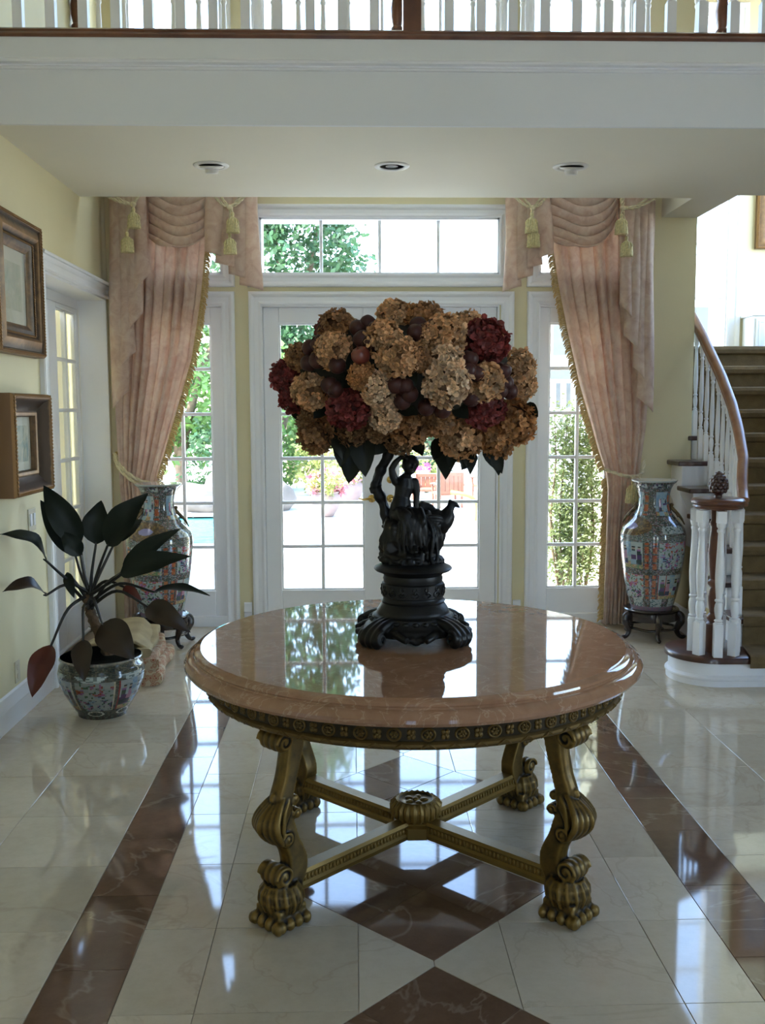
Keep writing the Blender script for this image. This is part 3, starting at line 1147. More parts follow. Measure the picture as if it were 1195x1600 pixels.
limb([(.186 + fx, -.082, .452), (.200 + fx, -.090, .405), (.212 + fx, -.086, .350)], [.021, .020, .013])
limb([(.192 + fx, -.010, .452), (.215 + fx, -.048, .456), (.236 + fx, -.074, .446)], [.030, .026, .021])
limb([(.236 + fx, -.074, .446), (.244 + fx, -.082, .40), (.246 + fx, -.078, .345)], [.021, .020, .013])
limb([(.212 + fx, -.086, .348), (.216 + fx, -.108, .336), (.218 + fx, -.122, .332)], [.012, .011, .007], 8)
limb([(.246 + fx, -.078, .345), (.252 + fx, -.100, .332), (.255 + fx, -.114, .328)], [.012, .011, .007], 8)
for k in range(7):                 # drapery over the lap
    w_ = .006 * sin(k * 2.4)
    limb([(.152 + fx + .013 * k, -.02, .458 + w_), (.160 + fx + .013 * k, -.056, .466 + w_), (.172 + fx + .012 * k, -.090 - w_, .440), (.178 + fx + .010 * k, -.100 + w_, .395 + 2 * w_), (.176 + fx + .012 * k, -.098, .350 + w_)], [.009, .010, .010, .008, .005], 8)
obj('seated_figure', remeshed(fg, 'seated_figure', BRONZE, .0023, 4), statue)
# the bird at the right: body, folded wings, raised head with beak and crest
bd = MB()
bp = spline([(.036, 0, .475), (.060, 0, .445), (.095, 0, .425), (.118, 0, .440), (.128, 0, .462), (.138, 0, .482)], 6)
brr = []
for i in range(len(bp)):
    t = i / (len(bp) - 1)
    brr.append(curve([(0, .018), (.25, .040), (.5, .040), (.7, .028), (.85, .017), (1, .013)], t))
bd.tube(bp, brr, 16)
bd.ell((.060, 0, .425), (.055, .045, .045), 20, 14)
bd.ell((.105, 0, .415), (.028, .034, .040), 18, 12)
bd.ell((.140, 0, .485), (.017, .012, .013), 12, 8)
bd.tube([(.150, 0, .486), (.160, 0, .480), (.168, 0, .472)], [.010, .007, .002], 8)
bd.ell((.133, 0, .497), (.007, .005, .007), 8, 6)
for s in (-1, 1):
    for k in range(6):
        bd.tube(spline([(.098 - .004 * k, s * (.034 + .002 * k), .440 - .009 * k), (.060 - .006 * k, s * (.048), .446 - .011 * k), (.010 - .006 * k, s * .040, .440 - .014 * k)], 4), [.007, .009, .009, .009, .008, .007, .006, .005, .004], 7)
bd.tube(spline([(.02, 0, .478), (.045, 0, .476), (.066, 0, .470), (.080, 0, .448)], 4), [.012, .020, .022, .02, .018, .018, .016, .015, .014, .013, .012, .012, .01], 8)
for s in (-1, 1):
    bd.tube([(.085, s * .018, .385), (.084, s * .02, .35), (.078, s * .022, .325)], [.018, .016, .014], 8)
bd.ell((.074, 0, .350), (.028, .050, .055), 16, 12, disp=rocky(3, .15, 21))
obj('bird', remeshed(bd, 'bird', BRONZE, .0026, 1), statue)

# ---------------------------------------------------------------- dried flowers carried by the bronze
rng = random.Random(7)
bouquet = thing('flower_arrangement', 'wide dome of dried tan and red hydrangeas with dark fruit above the bronze', 'flowers', (.19, 3.52, 1.50))
BO = Vector((.19, 3.52, 1.50))


def head_mesh(seed, nf, petal, loose):
    rg = random.Random(seed)
    mb = MB()
    for i in range(nf):
        z = 1 - 2 * (i + .5) / nf
        a = i * 2.39996 + rg.uniform(-.3, .3)
        z = max(-1, min(1, z + rg.uniform(-.08, .08)))
        d = Vector((sqrt(max(0, 1 - z * z)) * cos(a), sqrt(max(0, 1 - z * z)) * sin(a), z))
        rr = 1 + rg.uniform(-loose, loose * .6)
        q = (d + Vector((rg.uniform(-.45, .45), rg.uniform(-.45, .45), rg.uniform(-.45, .45)))).normalized()
        t1 = q.orthogonal().normalized()
        t2 = q.cross(t1)
        sp = rg.uniform(0, 6.28)
        tint = rg.uniform(.50, 1.22)
        hue = rg.uniform(-.07, .07)
        for k in range(4):
            th = sp + pi / 2 * k + rg.uniform(-.15, .15)
            e1 = t1 * cos(th) + t2 * sin(th)
            e2 = q.cross(e1)
            ln = petal * rg.uniform(.8, 1.2)
            wd = ln * rg.uniform(.8, 1.0)
            cup = rg.uniform(.05, .55)
            c0 = d * (rr - petal * .15)
            pt = lambda l, w, h: c0 + e1 * (l * ln) + e2 * (w * wd) + q * (h * ln)
            v = [pt(0, 0, 0), pt(.40, .46, cup * .55 + .06), pt(.85, .40, cup + .02 + rg.uniform(-.12, .12)), pt(1.05, 0, cup * 1.15 + rg.uniform(-.1, .1)),
                 pt(.85, -.40, cup + .02 + rg.uniform(-.12, .12)), pt(.40, -.46, cup * .55 + .06), pt(.55, 0, cup * .45 - .05)]
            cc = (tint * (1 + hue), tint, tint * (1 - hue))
            ce = tuple(x * 1.12 for x in cc)  # light contrast painted into the petals: edges lighter, bases darker
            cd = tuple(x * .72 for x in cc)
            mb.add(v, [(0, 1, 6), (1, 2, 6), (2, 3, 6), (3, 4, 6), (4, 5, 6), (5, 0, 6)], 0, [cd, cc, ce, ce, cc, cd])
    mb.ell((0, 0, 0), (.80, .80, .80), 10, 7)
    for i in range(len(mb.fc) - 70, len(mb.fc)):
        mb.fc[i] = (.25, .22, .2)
    return mb


FLOWERS = {
    't': leafy('tan_petals', (.60, .325, .15), (.76, .47, .245), .25, .7, 14),
    'l': leafy('pale_tan_petals', (.72, .48, .29), (.86, .62, .40), .25, .7, 14),
    'o': leafy('amber_petals', (.46, .20, .07), (.58, .29, .11), .25, .7, 14),
    'b': leafy('brown_petals', (.33, .155, .06), (.48, .25, .11), .25, .7, 14),
    'd': leafy('dull_brown_petals', (.24, .13, .06), (.35, .20, .095), .25, .7, 14),
    'r': leafy('red_petals', (.135, .014, .016), (.31, .060, .052), .25, .6, 10)}
variants = {}
BC = Vector((.185, 3.52, 1.765))


def shrink(p):
    return BC + (Vector(p) - BC) * .945


for key, mt in FLOWERS.items():
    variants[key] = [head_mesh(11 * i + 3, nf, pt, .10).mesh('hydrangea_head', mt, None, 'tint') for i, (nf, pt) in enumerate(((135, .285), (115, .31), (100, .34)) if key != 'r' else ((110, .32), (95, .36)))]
HEADS = [(0.140,3.356,1.961,0.057,'t'),(0.252,3.335,1.953,0.055,'b'),(-0.064,3.399,1.927,0.058,'b'),(-0.074,3.255,1.837,0.060,'t'),(0.099,3.202,1.870,0.061,'t'),(0.146,3.159,1.811,0.064,'t'),(0.206,3.157,1.811,0.047,'b'),(0.310,3.232,1.888,0.066,'t'),(0.405,3.363,1.928,0.051,'t'),(0.453,3.291,1.866,0.074,'r'),(0.600,3.461,1.785,0.062,'t'),(0.615,3.463,1.721,0.048,'t'),(0.310,3.176,1.723,0.074,'l'),(0.309,3.169,1.793,0.056,'l'),(-0.156,3.344,1.703,0.061,'t'),(0.024,3.181,1.748,0.045,'o'),(0.077,3.181,1.704,0.054,'l'),(0.448,3.242,1.731,0.060,'t'),(-0.245,3.497,1.760,0.059,'r'),(-0.227,3.502,1.680,0.050,'r'),(-0.022,3.278,1.647,0.071,'r'),(0.104,3.269,1.618,0.055,'l'),(0.192,3.339,1.583,0.068,'b'),(0.459,3.352,1.642,0.067,'r'),(0.580,3.459,1.586,0.078,'o'),(0.392,3.479,1.530,0.076,'t'),(-0.145,3.491,1.543,0.062,'b'),(-0.013,3.502,1.549,0.052,'d'),(0.161,3.497,1.526,0.052,'d'),(0.523,3.454,1.521,0.059,'o'),(-0.200,3.421,1.826,0.047,'b'),(0.193,3.349,1.961,0.041,'o'),(0.298,3.318,1.600,0.054,'b'),(0.076,3.407,1.573,0.051,'d'),(0.247,3.215,1.887,0.039,'t'),(-0.176,3.500,1.599,0.038,'d')]
back = []
for i in range(34):                # the far side of the dome
    a = pi * (i * .618 % 1)
    z = -.75 + 1.65 * ((i * .377) % 1)
    rr = sqrt(max(.05, 1 - z * z))
    p = (.185 + .40 * rr * cos(a), 3.54 + .36 * rr * sin(a) + .03, 1.765 + .205 * z)
    back.append((*p, .066, 'ttorbl'[i % 6]))
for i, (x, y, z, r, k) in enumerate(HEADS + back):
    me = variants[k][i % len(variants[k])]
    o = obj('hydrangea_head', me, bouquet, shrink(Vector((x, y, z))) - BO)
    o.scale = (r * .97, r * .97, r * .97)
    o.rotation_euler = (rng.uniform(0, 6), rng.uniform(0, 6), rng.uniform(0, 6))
    if k == 'r':
        o['label'] = 'dark red hydrangea head'
FRUITM = simple('dark_plum_skin', (.075, .024, .018), .42, var=.25, scale=20, col2=(.028, .011, .011), spec=.25)
APPLEM = simple('red_apple_skin', (.26, .055, .035), .3, var=.25, scale=25, col2=(.12, .03, .025), coat=.15)
fm = MB().lathe([(0.004, .60), (.25, .78), (.55, .82), (.85, .60), (1.0, .15), (.96, -.25), (.72, -.68), (.38, -.88), (.12, -.82), (0, -.74)], 20)
fm.tube([(0, 0, .6), (.03, 0, .9), (.09, 0, 1.1)], [.07, .05, .06], 6)
fr_me = [fm.mesh('fruit', FRUITM, 60), fm.mesh('fruit', APPLEM, 60)]
FRUIT = [(0.045,3.288,1.932),(0.010,3.275,1.915),(0.073,3.236,1.907),(0.023,3.217,1.875),(0.052,3.192,1.859),(0.019,3.179,1.817),(-0.157,3.343,1.853),(-0.128,3.321,1.867),(-0.131,3.273,1.806),(-0.162,3.305,1.797),(-0.089,3.242,1.720),(-0.069,3.235,1.705),(0.218,3.241,1.922),(0.241,3.213,1.899),(0.272,3.241,1.916),(0.205,3.204,1.894),(0.389,3.192,1.806),(0.382,3.183,1.766),(0.413,3.200,1.756),(0.516,3.282,1.769),(0.530,3.311,1.726),(0.556,3.378,1.700),(0.510,3.305,1.701),(0.166,3.153,1.713),(0.135,3.153,1.717),(0.159,3.187,1.663),(0.183,3.167,1.687),(-0.107,3.409,1.920),(0.401,3.237,1.673),(0.243,3.212,1.642),(-0.061,3.211,1.786),(0.301,3.239,1.632)]
for i, p in enumerate(FRUIT):
    o = obj('fruit', fr_me[1 if i == 5 else 0], bouquet, shrink(p) - BO)
    s = .029 if i != 5 else .031
    o.scale = (s, s, s)
    o.rotation_euler = (rng.uniform(-.6, .9), rng.uniform(-.6, .6), rng.uniform(0, 6))
    if i == 5:
        o['label'] = 'red apple'
DKLEAF = leafy('dark_dried_leaf', (.007, .009, .005), (.014, .016, .009), .05, .5, 8, .25)


def leaf_mb(mb, a, b, w, bend=.15, fold=.12, up=None, nseg=6, wave=.0, tint=(1, 1, 1)):
    """a pointed leaf with a folded midrib from a (stalk end) to b (tip)"""
    a, b = Vector(a), Vector(b)
    d = b - a
    ln = d.length
    t = d.normalized()
    up = Vector(up) if up else Vector((0, -1, .3))
    s = t.cross(up)
    if s.length < 1e-4:
        s = t.orthogonal()
    s.normalize()
    n = s.cross(t)
    vs, fs = [], []
    for i in range(nseg + 1):
        u = i / nseg
        h = w * .5 * (sin(pi * min(1, u ** .72)) ** .85 if 0 < u < 1 else (.10 if u == 0 else 0.0))
        mid = a + d * u + n * (bend * ln * sin(pi * u))
        wv = wave * w * sin(u * 14)
        vs += [mid - s * h + n * (fold * h * 2 + wv), mid - s * h * .5 + n * fold * h * .8, mid, mid + s * h * .5 + n * fold * h * .8, mid + s * h + n * (fold * h * 2 - wv)]
    for i in range(nseg):
        for k in range(4):
            fs.append((i * 5 + k, i * 5 + k + 1, (i + 1) * 5 + k + 1, (i + 1) * 5 + k))
    mb.add(vs, fs, 0, [tint] * len(fs))
    return mb


BLV = [((-0.021,3.231,1.746),(-0.041,3.211,1.715)),((-0.004,3.221,1.782),(-0.010,3.201,1.826)),((0.186,3.229,1.884),(0.210,3.209,1.846)),((0.478,3.312,1.836),(0.482,3.292,1.767)),((-0.214,3.502,1.633),(-0.180,3.482,1.600)),((0.359,3.287,1.642),(0.388,3.267,1.610)),((0.183,3.180,1.764),(0.202,3.160,1.723)),((-0.046,3.500,1.531),(-0.054,3.480,1.460)),((-0.006,3.499,1.520),(-0.023,3.479,1.409)),((0.021,3.503,1.531),(0.034,3.483,1.431)),((0.055,3.504,1.531),(0.052,3.484,1.482)),((-0.087,3.509,1.588),(-0.047,3.489,1.482)),((0.314,3.494,1.530),(0.294,3.474,1.481)),((0.336,3.491,1.530),(0.335,3.471,1.423)),((0.370,3.482,1.508),(0.352,3.462,1.453)),((0.418,3.473,1.497),(0.423,3.453,1.433)),((0.502,3.463,1.508),(0.534,3.443,1.437)),((0.519,3.450,1.475),(0.525,3.430,1.427)),((0.413,3.467,1.474),(0.395,3.447,1.442)),((0.635,3.460,1.641),(0.665,3.440,1.614)),((0.021,3.215,1.806),(-0.010,3.195,1.765)),((0.166,3.243,1.642),(0.206,3.223,1.622)),((0.111,3.504,1.531),(0.077,3.484,1.498)),((0.224,3.500,1.530),(0.245,3.480,1.495)),((0.467,3.457,1.619),(0.505,3.437,1.586)),((-0.110,3.398,1.644),(-0.142,3.378,1.611))]
for i, (a, b) in enumerate(BLV):
    a, b = shrink(a), shrink(b)
    a = a - (b - a) * .35
    b = b + (b - a) * .16
    if b.z < 1.54:
        b.z -= .022
        a.z -= .012
    leaf_mb(MB(), a - BO, b - BO, max(.055, (b - a).length * .56), rng.uniform(-.1, .15), .15, (rng.uniform(-.5, .5), -1, .2), wave=.05).build('leaf', DKLEAF, bouquet, 60, 'tint')
# the mossy core the stems are pushed into
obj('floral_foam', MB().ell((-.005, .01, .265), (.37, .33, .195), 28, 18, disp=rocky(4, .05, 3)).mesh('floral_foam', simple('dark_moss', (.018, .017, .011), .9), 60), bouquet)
# ---------------------------------------------------------------- curtains and valances of the garden wall
def edge(keys):
    return lambda z: curve(keys, z)


def curtain_panel(name, parent, le, re, z0, z1, y0, nfold, tie_z, seed, amp=.034):
    """pleated drape: le(z), re(z) give its edges, gathered at the tieback"""
    rg = random.Random(seed)
    ph = [rg.uniform(-.5, .5) for _ in range(40)]
    nu, nv = nfold * 10, 90

    def fn(u, v):
        z = lerp(z1, z0, v)
        a, b = le(z), re(z)
        wid = abs(b - a)
        g = max(0, 1 - abs(z - tie_z) / .75)
        th = u * nfold * 2 * pi + .5 * sin(v * 5 + u * 9) + .35 * sin(u * 23 + 2)
        k = amp * (1 - .45 * g) * (1 + .35 * sin(u * nfold * 1.9 + 1))
        x = lerp(a, b, u) + .18 * (wid / nfold) * sin(th * 1.0 + 1.2) * (1 - .3 * g)
        y = y0 + k * sin(th) + k * .35 * sin(2.3 * th + v * 4) - .035 * g * sin(pi * u)
        return (x, y, z)
    mb = MB().grid(fn, nu, nv)
    o = obj(name, mb.mesh(name, DAMASK, 179), parent)
    s = o.modifiers.new('thick', 'SOLIDIFY')
    s.thickness = .003
    return o


def fringe(parent, fe, z0, z1, y, side):
    rg = random.Random(3)
    mb = MB()
    n = int((z1 - z0) / .013)
    pts = [(fe(lerp(z1, z0, i / 40)) + side * .006, y, lerp(z1, z0, i / 40)) for i in range(41)]
    mb.tube(pts, .007, 6)
    for i in range(n):
        z = lerp(z1, z0, i / n)
        x = fe(z)
        l = rg.uniform(.034, .048)
        mb.tube([(x, y - .004, z), (x + side * l * .7, y - .008, z - .010), (x + side * l, y - .006, z - .030)], [.006, .0075, .004], 5)
    o = obj('fringe', mb.mesh('fringe', FRINGE, 60), parent)
    o['kind'] = 'stuff'
    return o


def cord(pts, r=.0085, n=6):
    """two strands twisted together"""
    P_ = spline(pts, 12)
    mb = MB()
    for s in (0, pi):
        Q = []
        for i, p in enumerate(P_):
            t = (P_[min(i + 1, len(P_) - 1)] - P_[max(i - 1, 0)]).normalized()
            a = t.orthogonal().normalized()
            a = Vector((0, -1, 0)) - t * t.dot(Vector((0, -1, 0)))
            a.normalize()
            b = t.cross(a)
            th = i * .55 + s
            Q.append(p + (a * cos(th) + b * sin(th)) * r * .55)
        mb.tube(Q, r * .72, n)
    return mb


def tassel_mesh():
    mb = MB()
    mb.lathe([(.004, .035), (.010, .030), (.013, .018), (.009, .006), (.012, 0), (.024, -.006), (.030, -.020), (.032, -.036), (.026, -.040), (0, -.042)], 16)
    for k in range(22):
        a = 2 * pi * k / 22
        c, s_ = cos(a), sin(a)
        mb.tube([(.027 * c, .027 * s_, -.018), (.036 * c, .036 * s_, -.045), (.041 * c, .041 * s_, -.078), (.043 * c, .043 * s_, -.108)], [.004, .0055, .006, .0045], 5)
        if k % 2:
            mb.tube([(.030 * c, .030 * s_, -.012), (.039 * c, .039 * s_, -.030), (.040 * c, .040 * s_, -.052)], [.003, .006, .004], 5)
    mb.lathe([(0, -.04), (.030, -.045), (.036, -.08), (.036, -.104), (0, -.104)], 12)
    return mb.mesh('tassel', TASSEL, 60)


TAS = tassel_mesh()


def jabot(parent, x_long, x_short, z_top, z_long, z_short, y0, nple, over=.36, seed=0):
    """cascade: cloth pleated back on itself, hem climbing from the long side to the short side"""
    pts = []
    d = (x_short - x_long) / (nple + over)
    for i in range(nple):
        xa = x_long + d * i
        for t in range(9):
            k = t / 8
            pts.append((xa + d * (1 + over) * k, y0 - .016 * i - .034 * sin(pi * k) ** .7 - .020 * k, (i + .5 * k) / nple))
        if i < nple - 1:
            for t in range(1, 5):
                k = t / 5
                pts.append((xa + d * (1 + over) - d * over * k, y0 - .016 * i - .020 + .022 * sin(pi * k) + .004 * k, (i + .5 + .5 * k) / nple))
    n = len(pts) - 1

    def fn(u, v):
        f = u * n
        i = min(int(f), n - 1)
        a, b = pts[i], pts[i + 1]
        k = f - i
        s = lerp(a[2], b[2], k)
        zb = lerp(z_long, z_short, s)
        z = lerp(z_top, zb, v)
        flare = .75 + .25 * v ** .7
        x = lerp(lerp(x_long, x_short, .35), lerp(a[0], b[0], k), flare)
        return (x + .008 * sin(v * 6 + u * 12 + seed), lerp(a[1], b[1], k) - .02 * v, z)
    o = obj('jabot', MB().grid(fn, n * 2, 40).mesh('jabot', DAMASK, 179), parent)
    s = o.modifiers.new('thick', 'SOLIDIFY')
    s.thickness = .003
    return o


def swag(parent, x0, x1, zl, zr, z_top, zb, y0):
    """festoon with catenary folds: zl, zr the lower edge at its ends, zb at its lowest point"""
    def fn(u, v):
        w = 1 - abs(2 * u - 1) ** 2.3
        ze = lerp(zl, zr, u)
        bot = ze - (ze - zb) * w
        top = z_top - .10 * w
        z = lerp(top, bot, v ** .92)
        ends = .35 + .65 * (1 - abs(2 * u - 1) ** 3)
        ph = v * 7.2 * 2 * pi + .9 * sin(u * 5 + 1) + .5 * sin(u * 11)
        f = max(0, .5 + .5 * sin(ph)) ** .6
        y = y0 - ends * (.040 * f + .075 * v ** 1.3 * w) - .012 * max(0, 1 - abs(v - .97) / .04)
        z += .016 * sin(ph + 1.1) * ends
        return (lerp(x0, x1, u), y, z)
    o = obj('swag', MB().grid(fn, 40, 110).mesh('swag', DAMASK, 179), parent)
    s = o.modifiers.new('thick', 'SOLIDIFY')
    s.thickness = .003
    return o


# left window
cl = thing('curtain', 'rose damask curtain tied back on the left of the French doors', 'curtain', group='pair of damask curtains')
l_le = edge([(0, -1.72), (.9, -1.715), (1.13, -1.73), (1.6, -1.75), (3.4, -1.76)])
l_re = edge([(0, -1.40), (.6, -1.43), (1.0, -1.455), (1.13, -1.45), (1.3, -1.39), (1.6, -1.295), (2.02, -1.165), (2.45, -1.09), (2.86, -1.045), (3.4, -1.02)])
curtain_panel('drape', cl, l_le, l_re, .02, 3.40, 7.375, 9, 1.13, 5)
fringe(cl, l_re, 1.15, 2.95, 7.335, 1)
fringe(cl, l_re, .06, 1.10, 7.335, 1)
cord([(-1.765, 7.42, 1.33), (-1.70, 7.33, 1.24), (-1.58, 7.28, 1.15), (-1.46, 7.29, 1.115), (-1.42, 7.36, 1.13), (-1.47, 7.42, 1.16)], .012).build('tieback_rope', ROPE, cl, 60)
cord([(-1.765, 7.42, 1.30), (-1.70, 7.325, 1.21), (-1.58, 7.275, 1.12), (-1.46, 7.285, 1.09), (-1.42, 7.36, 1.105)], .012).build('tieback_rope', ROPE, cl, 60)
obj('tieback_hook', MB().lathe([(0, 0), (.022, 0), (.022, .006), (.008, .012), (.008, .05), (.018, .058), (0, .062)], 14, M=Matrix.Rotation(pi / 2, 3, 'X')).mesh('tieback_hook', BRASS, 40), cl, (-1.765, 7.495, 1.32))

vl = thing('valance', 'rose damask swag and jabots with gold rope over the left side window', 'valance', group='pair of damask valances')
jabot(vl, -1.735, -1.42, 3.40, 1.66, 2.74, 7.29, 4, 1.0, 1)
jabot(vl, -.64, -1.045, 3.40, 2.50, 2.80, 7.29, 4, .9, 2)
swag(vl, -1.44, -.985, 2.87, 2.95, 3.42, 2.775, 7.29)
obj('pelmet_board', MB().box(-1.77, 7.25, 3.40, -.62, 7.50, 3.43).mesh('pelmet_board', DAMASK), vl)


def rope_and_tassels(parent, kx, kz, ends, ta, y=7.19):
    for (ex, ez, sag) in ends:
        mx = (kx + ex) / 2
        cord([(kx, y, kz), (lerp(kx, ex, .35), y - .01, lerp(kz, ez, .25) - sag), (lerp(kx, ex, .7), y, lerp(kz, ez, .62) - sag * .6), (ex, y + .03, ez)]).build('rope', ROPE, parent, 60)
    MB().ell((kx, y - .004, kz), (.022, .018, .020), 12, 8).build('knot', ROPE, parent, 60)
    for (tx, tz) in ta:
        cord([(kx, y - .005, kz), (lerp(kx, tx, .6), y - .018, lerp(kz, tz + .03, .5)), (tx, y - .03, tz + .03)], .006).build('rope', ROPE, parent, 60)
        obj('tassel', TAS, parent, (tx, y - .045, tz))


rope_and_tassels(vl, -1.525, 3.085, [(-1.745, 3.165, .012), (-1.745, 3.225, .012), (-1.45, 3.21, .0), (-1.43, 3.27, .0)], [(-1.515, 3.02), (-1.565, 2.855)])
rope_and_tassels(vl, -.850, 3.065, [(-1.00, 3.19, .01), (-.98, 3.26, .0), (-.71, 3.19, .01), (-.69, 3.26, .0)], [(-.828, 2.99), (-.850, 2.845)])

# right window
cr = thing('curtain', 'rose damask curtain tied back on the right of the French doors', 'curtain', group='pair of damask curtains')
r_re = edge([(0, 2.09), (.6, 2.11), (1.0, 2.13), (1.17, 2.14), (1.5, 2.18), (2.0, 2.20), (3.4, 2.21)])
r_le = edge([(0, 1.885), (.6, 1.895), (1.05, 1.90), (1.17, 1.885), (1.35, 1.82), (1.55, 1.76), (1.83, 1.675), (2.2, 1.585), (2.55, 1.51), (2.84, 1.46), (3.4, 1.43)])
curtain_panel('drape', cr, r_le, r_re, .02, 3.40, 7.375, 8, 1.17, 8)
fringe(cr, r_le, 1.19, 2.95, 7.335, -1)
fringe(cr, r_le, .06, 1.13, 7.335, -1)
cord([(2.20, 7.43, 1.25), (2.15, 7.33, 1.16), (2.05, 7.29, 1.145), (1.95, 7.29, 1.17), (1.875, 7.35, 1.20), (1.93, 7.43, 1.20)], .012).build('tieback_rope', ROPE, cr, 60)
for tx, tz in ((2.07, 1.085), (2.125, 1.075)):
    cord([(tx, 7.285, 1.15), (tx, 7.27, 1.10)], .006).build('rope', ROPE, cr, 60)
    o = obj('tassel', TAS, cr, (tx, 7.255, tz))
    o.scale = (1.15, 1.15, 1.25)
vr = thing('valance', 'rose damask swag and jabots with gold rope over the right side window', 'valance', group='pair of damask valances')
jabot(vr, 2.205, 1.92, 3.40, 1.62, 2.50, 7.29, 4, 1.0, 3)
jabot(vr, 1.095, 1.445, 3.40, 2.49, 2.79, 7.29, 4, .9, 4)
swag(vr, 1.43, 1.92, 2.86, 2.99, 3.42, 2.78, 7.29)
obj('pelmet_board', MB().box(1.06, 7.25, 3.40, 2.22, 7.50, 3.43).mesh('pelmet_board', DAMASK), vr)
rope_and_tassels(vr, 1.29, 3.065, [(1.12, 3.19, .01), (1.14, 3.27, .0), (1.42, 3.19, .01), (1.41, 3.27, 0)], [(1.275, 2.99), (1.290, 2.895)])
rope_and_tassels(vr, 1.935, 3.065, [(2.19, 3.15, .02), (2.20, 3.21, .02), (1.90, 3.22, 0), (1.93, 3.28, 0)], [(1.915, 2.985), (1.955, 2.83)])

# ---------------------------------------------------------------- porcelain
PAINT = painted('famille_rose_porcelain', 'decor')


def hsh(i, j, k=0):
    v = sin(i * 127.1 + j * 311.7 + k * 74.7) * 43758.5453
    return v - math.floor(v)


def pick(r, pal):
    return pal[int(r * len(pal)) % len(pal)]


GND = [(.045, .075, .065), (.075, .105, .09), (.10, .085, .045), (.16, .17, .14), (.04, .05, .05), (.13, .07, .06), (.28, .30, .26)]
BLUE = [(.25, .38, .50), (.34, .46, .55), (.40, .50, .52)]
PINK = [(.48, .16, .30), (.52, .26, .36), (.36, .16, .36)]
ORNG = [(.50, .12, .045), (.38, .065, .03), (.52, .20, .08)]
WHT = [(.50, .54, .52), (.44, .49, .48), (.54, .56, .52)]
DKP = [(.05, .06, .12), (.10, .05, .14), (.03, .05, .05), (.08, .11, .07)]


def ground(ci, cj):
    b = hsh(ci // 2, cj // 2, 1)
    return pick(hsh(ci, cj), GND) if b < .72 else pick(hsh(ci, cj, 3), [(.40, .42, .38), (.24, .10, .06), (.08, .12, .16), (.36, .22, .26)])


def scene_panel(pu, pv, ci, cj, kind):
    """a little painted panel, pu, pv in 0..1: figures on a terrace, or sprays of flowers"""
    if kind == 0:
        c = pick(hsh(ci // 3, cj // 3, 5), WHT)
        if pv < .25:
            c = pick(hsh(ci // 2, cj // 2, 6), [(.55, .30, .16), (.60, .40, .24), (.46, .36, .16), (.20, .30, .14)])
        elif pv > .45 and .42 < pu < .62:
            c = pick(hsh(ci // 3, cj // 3, 7), BLUE)
        for q, (fx_, w) in enumerate(((.18, .10), (.38, .08), (.70, .10), (.88, .08))):
            if abs(pu - fx_) < w * (1.1 - .5 * max(0, (pv - .2) / .6)) and .15 < pv < .72:
                c = pick(hsh(q, int(pv * 6), 8), PINK + BLUE + DKP)
            if abs(pu - fx_) < .045 and .72 < pv < .82:
                c = (.55, .42, .34) if pv < .78 else (.03, .03, .03)
        if pu < .05 or (.27 < pu < .31 and pv > .2):
            c = pick(hsh(0, cj // 2, 9), [(.42, .06, .05), (.30, .05, .04)])
        return c
    c = pick(hsh(ci // 3, cj // 3, 11), WHT)
    n = noise.noise(Vector((pu * 7 + kind * 9, pv * 6, kind * 3.3)))
    n2 = noise.noise(Vector((pu * 15 + kind * 4, pv * 13, kind * 7.1)))
    if n + .5 * n2 > .12:
        c = pick(hsh(ci // 2, cj // 2, 12), (ORNG + PINK) if pv > .55 else (DKP + PINK + BLUE))
    elif n2 > .28:
        c = (.10, .18, .09)
    return c


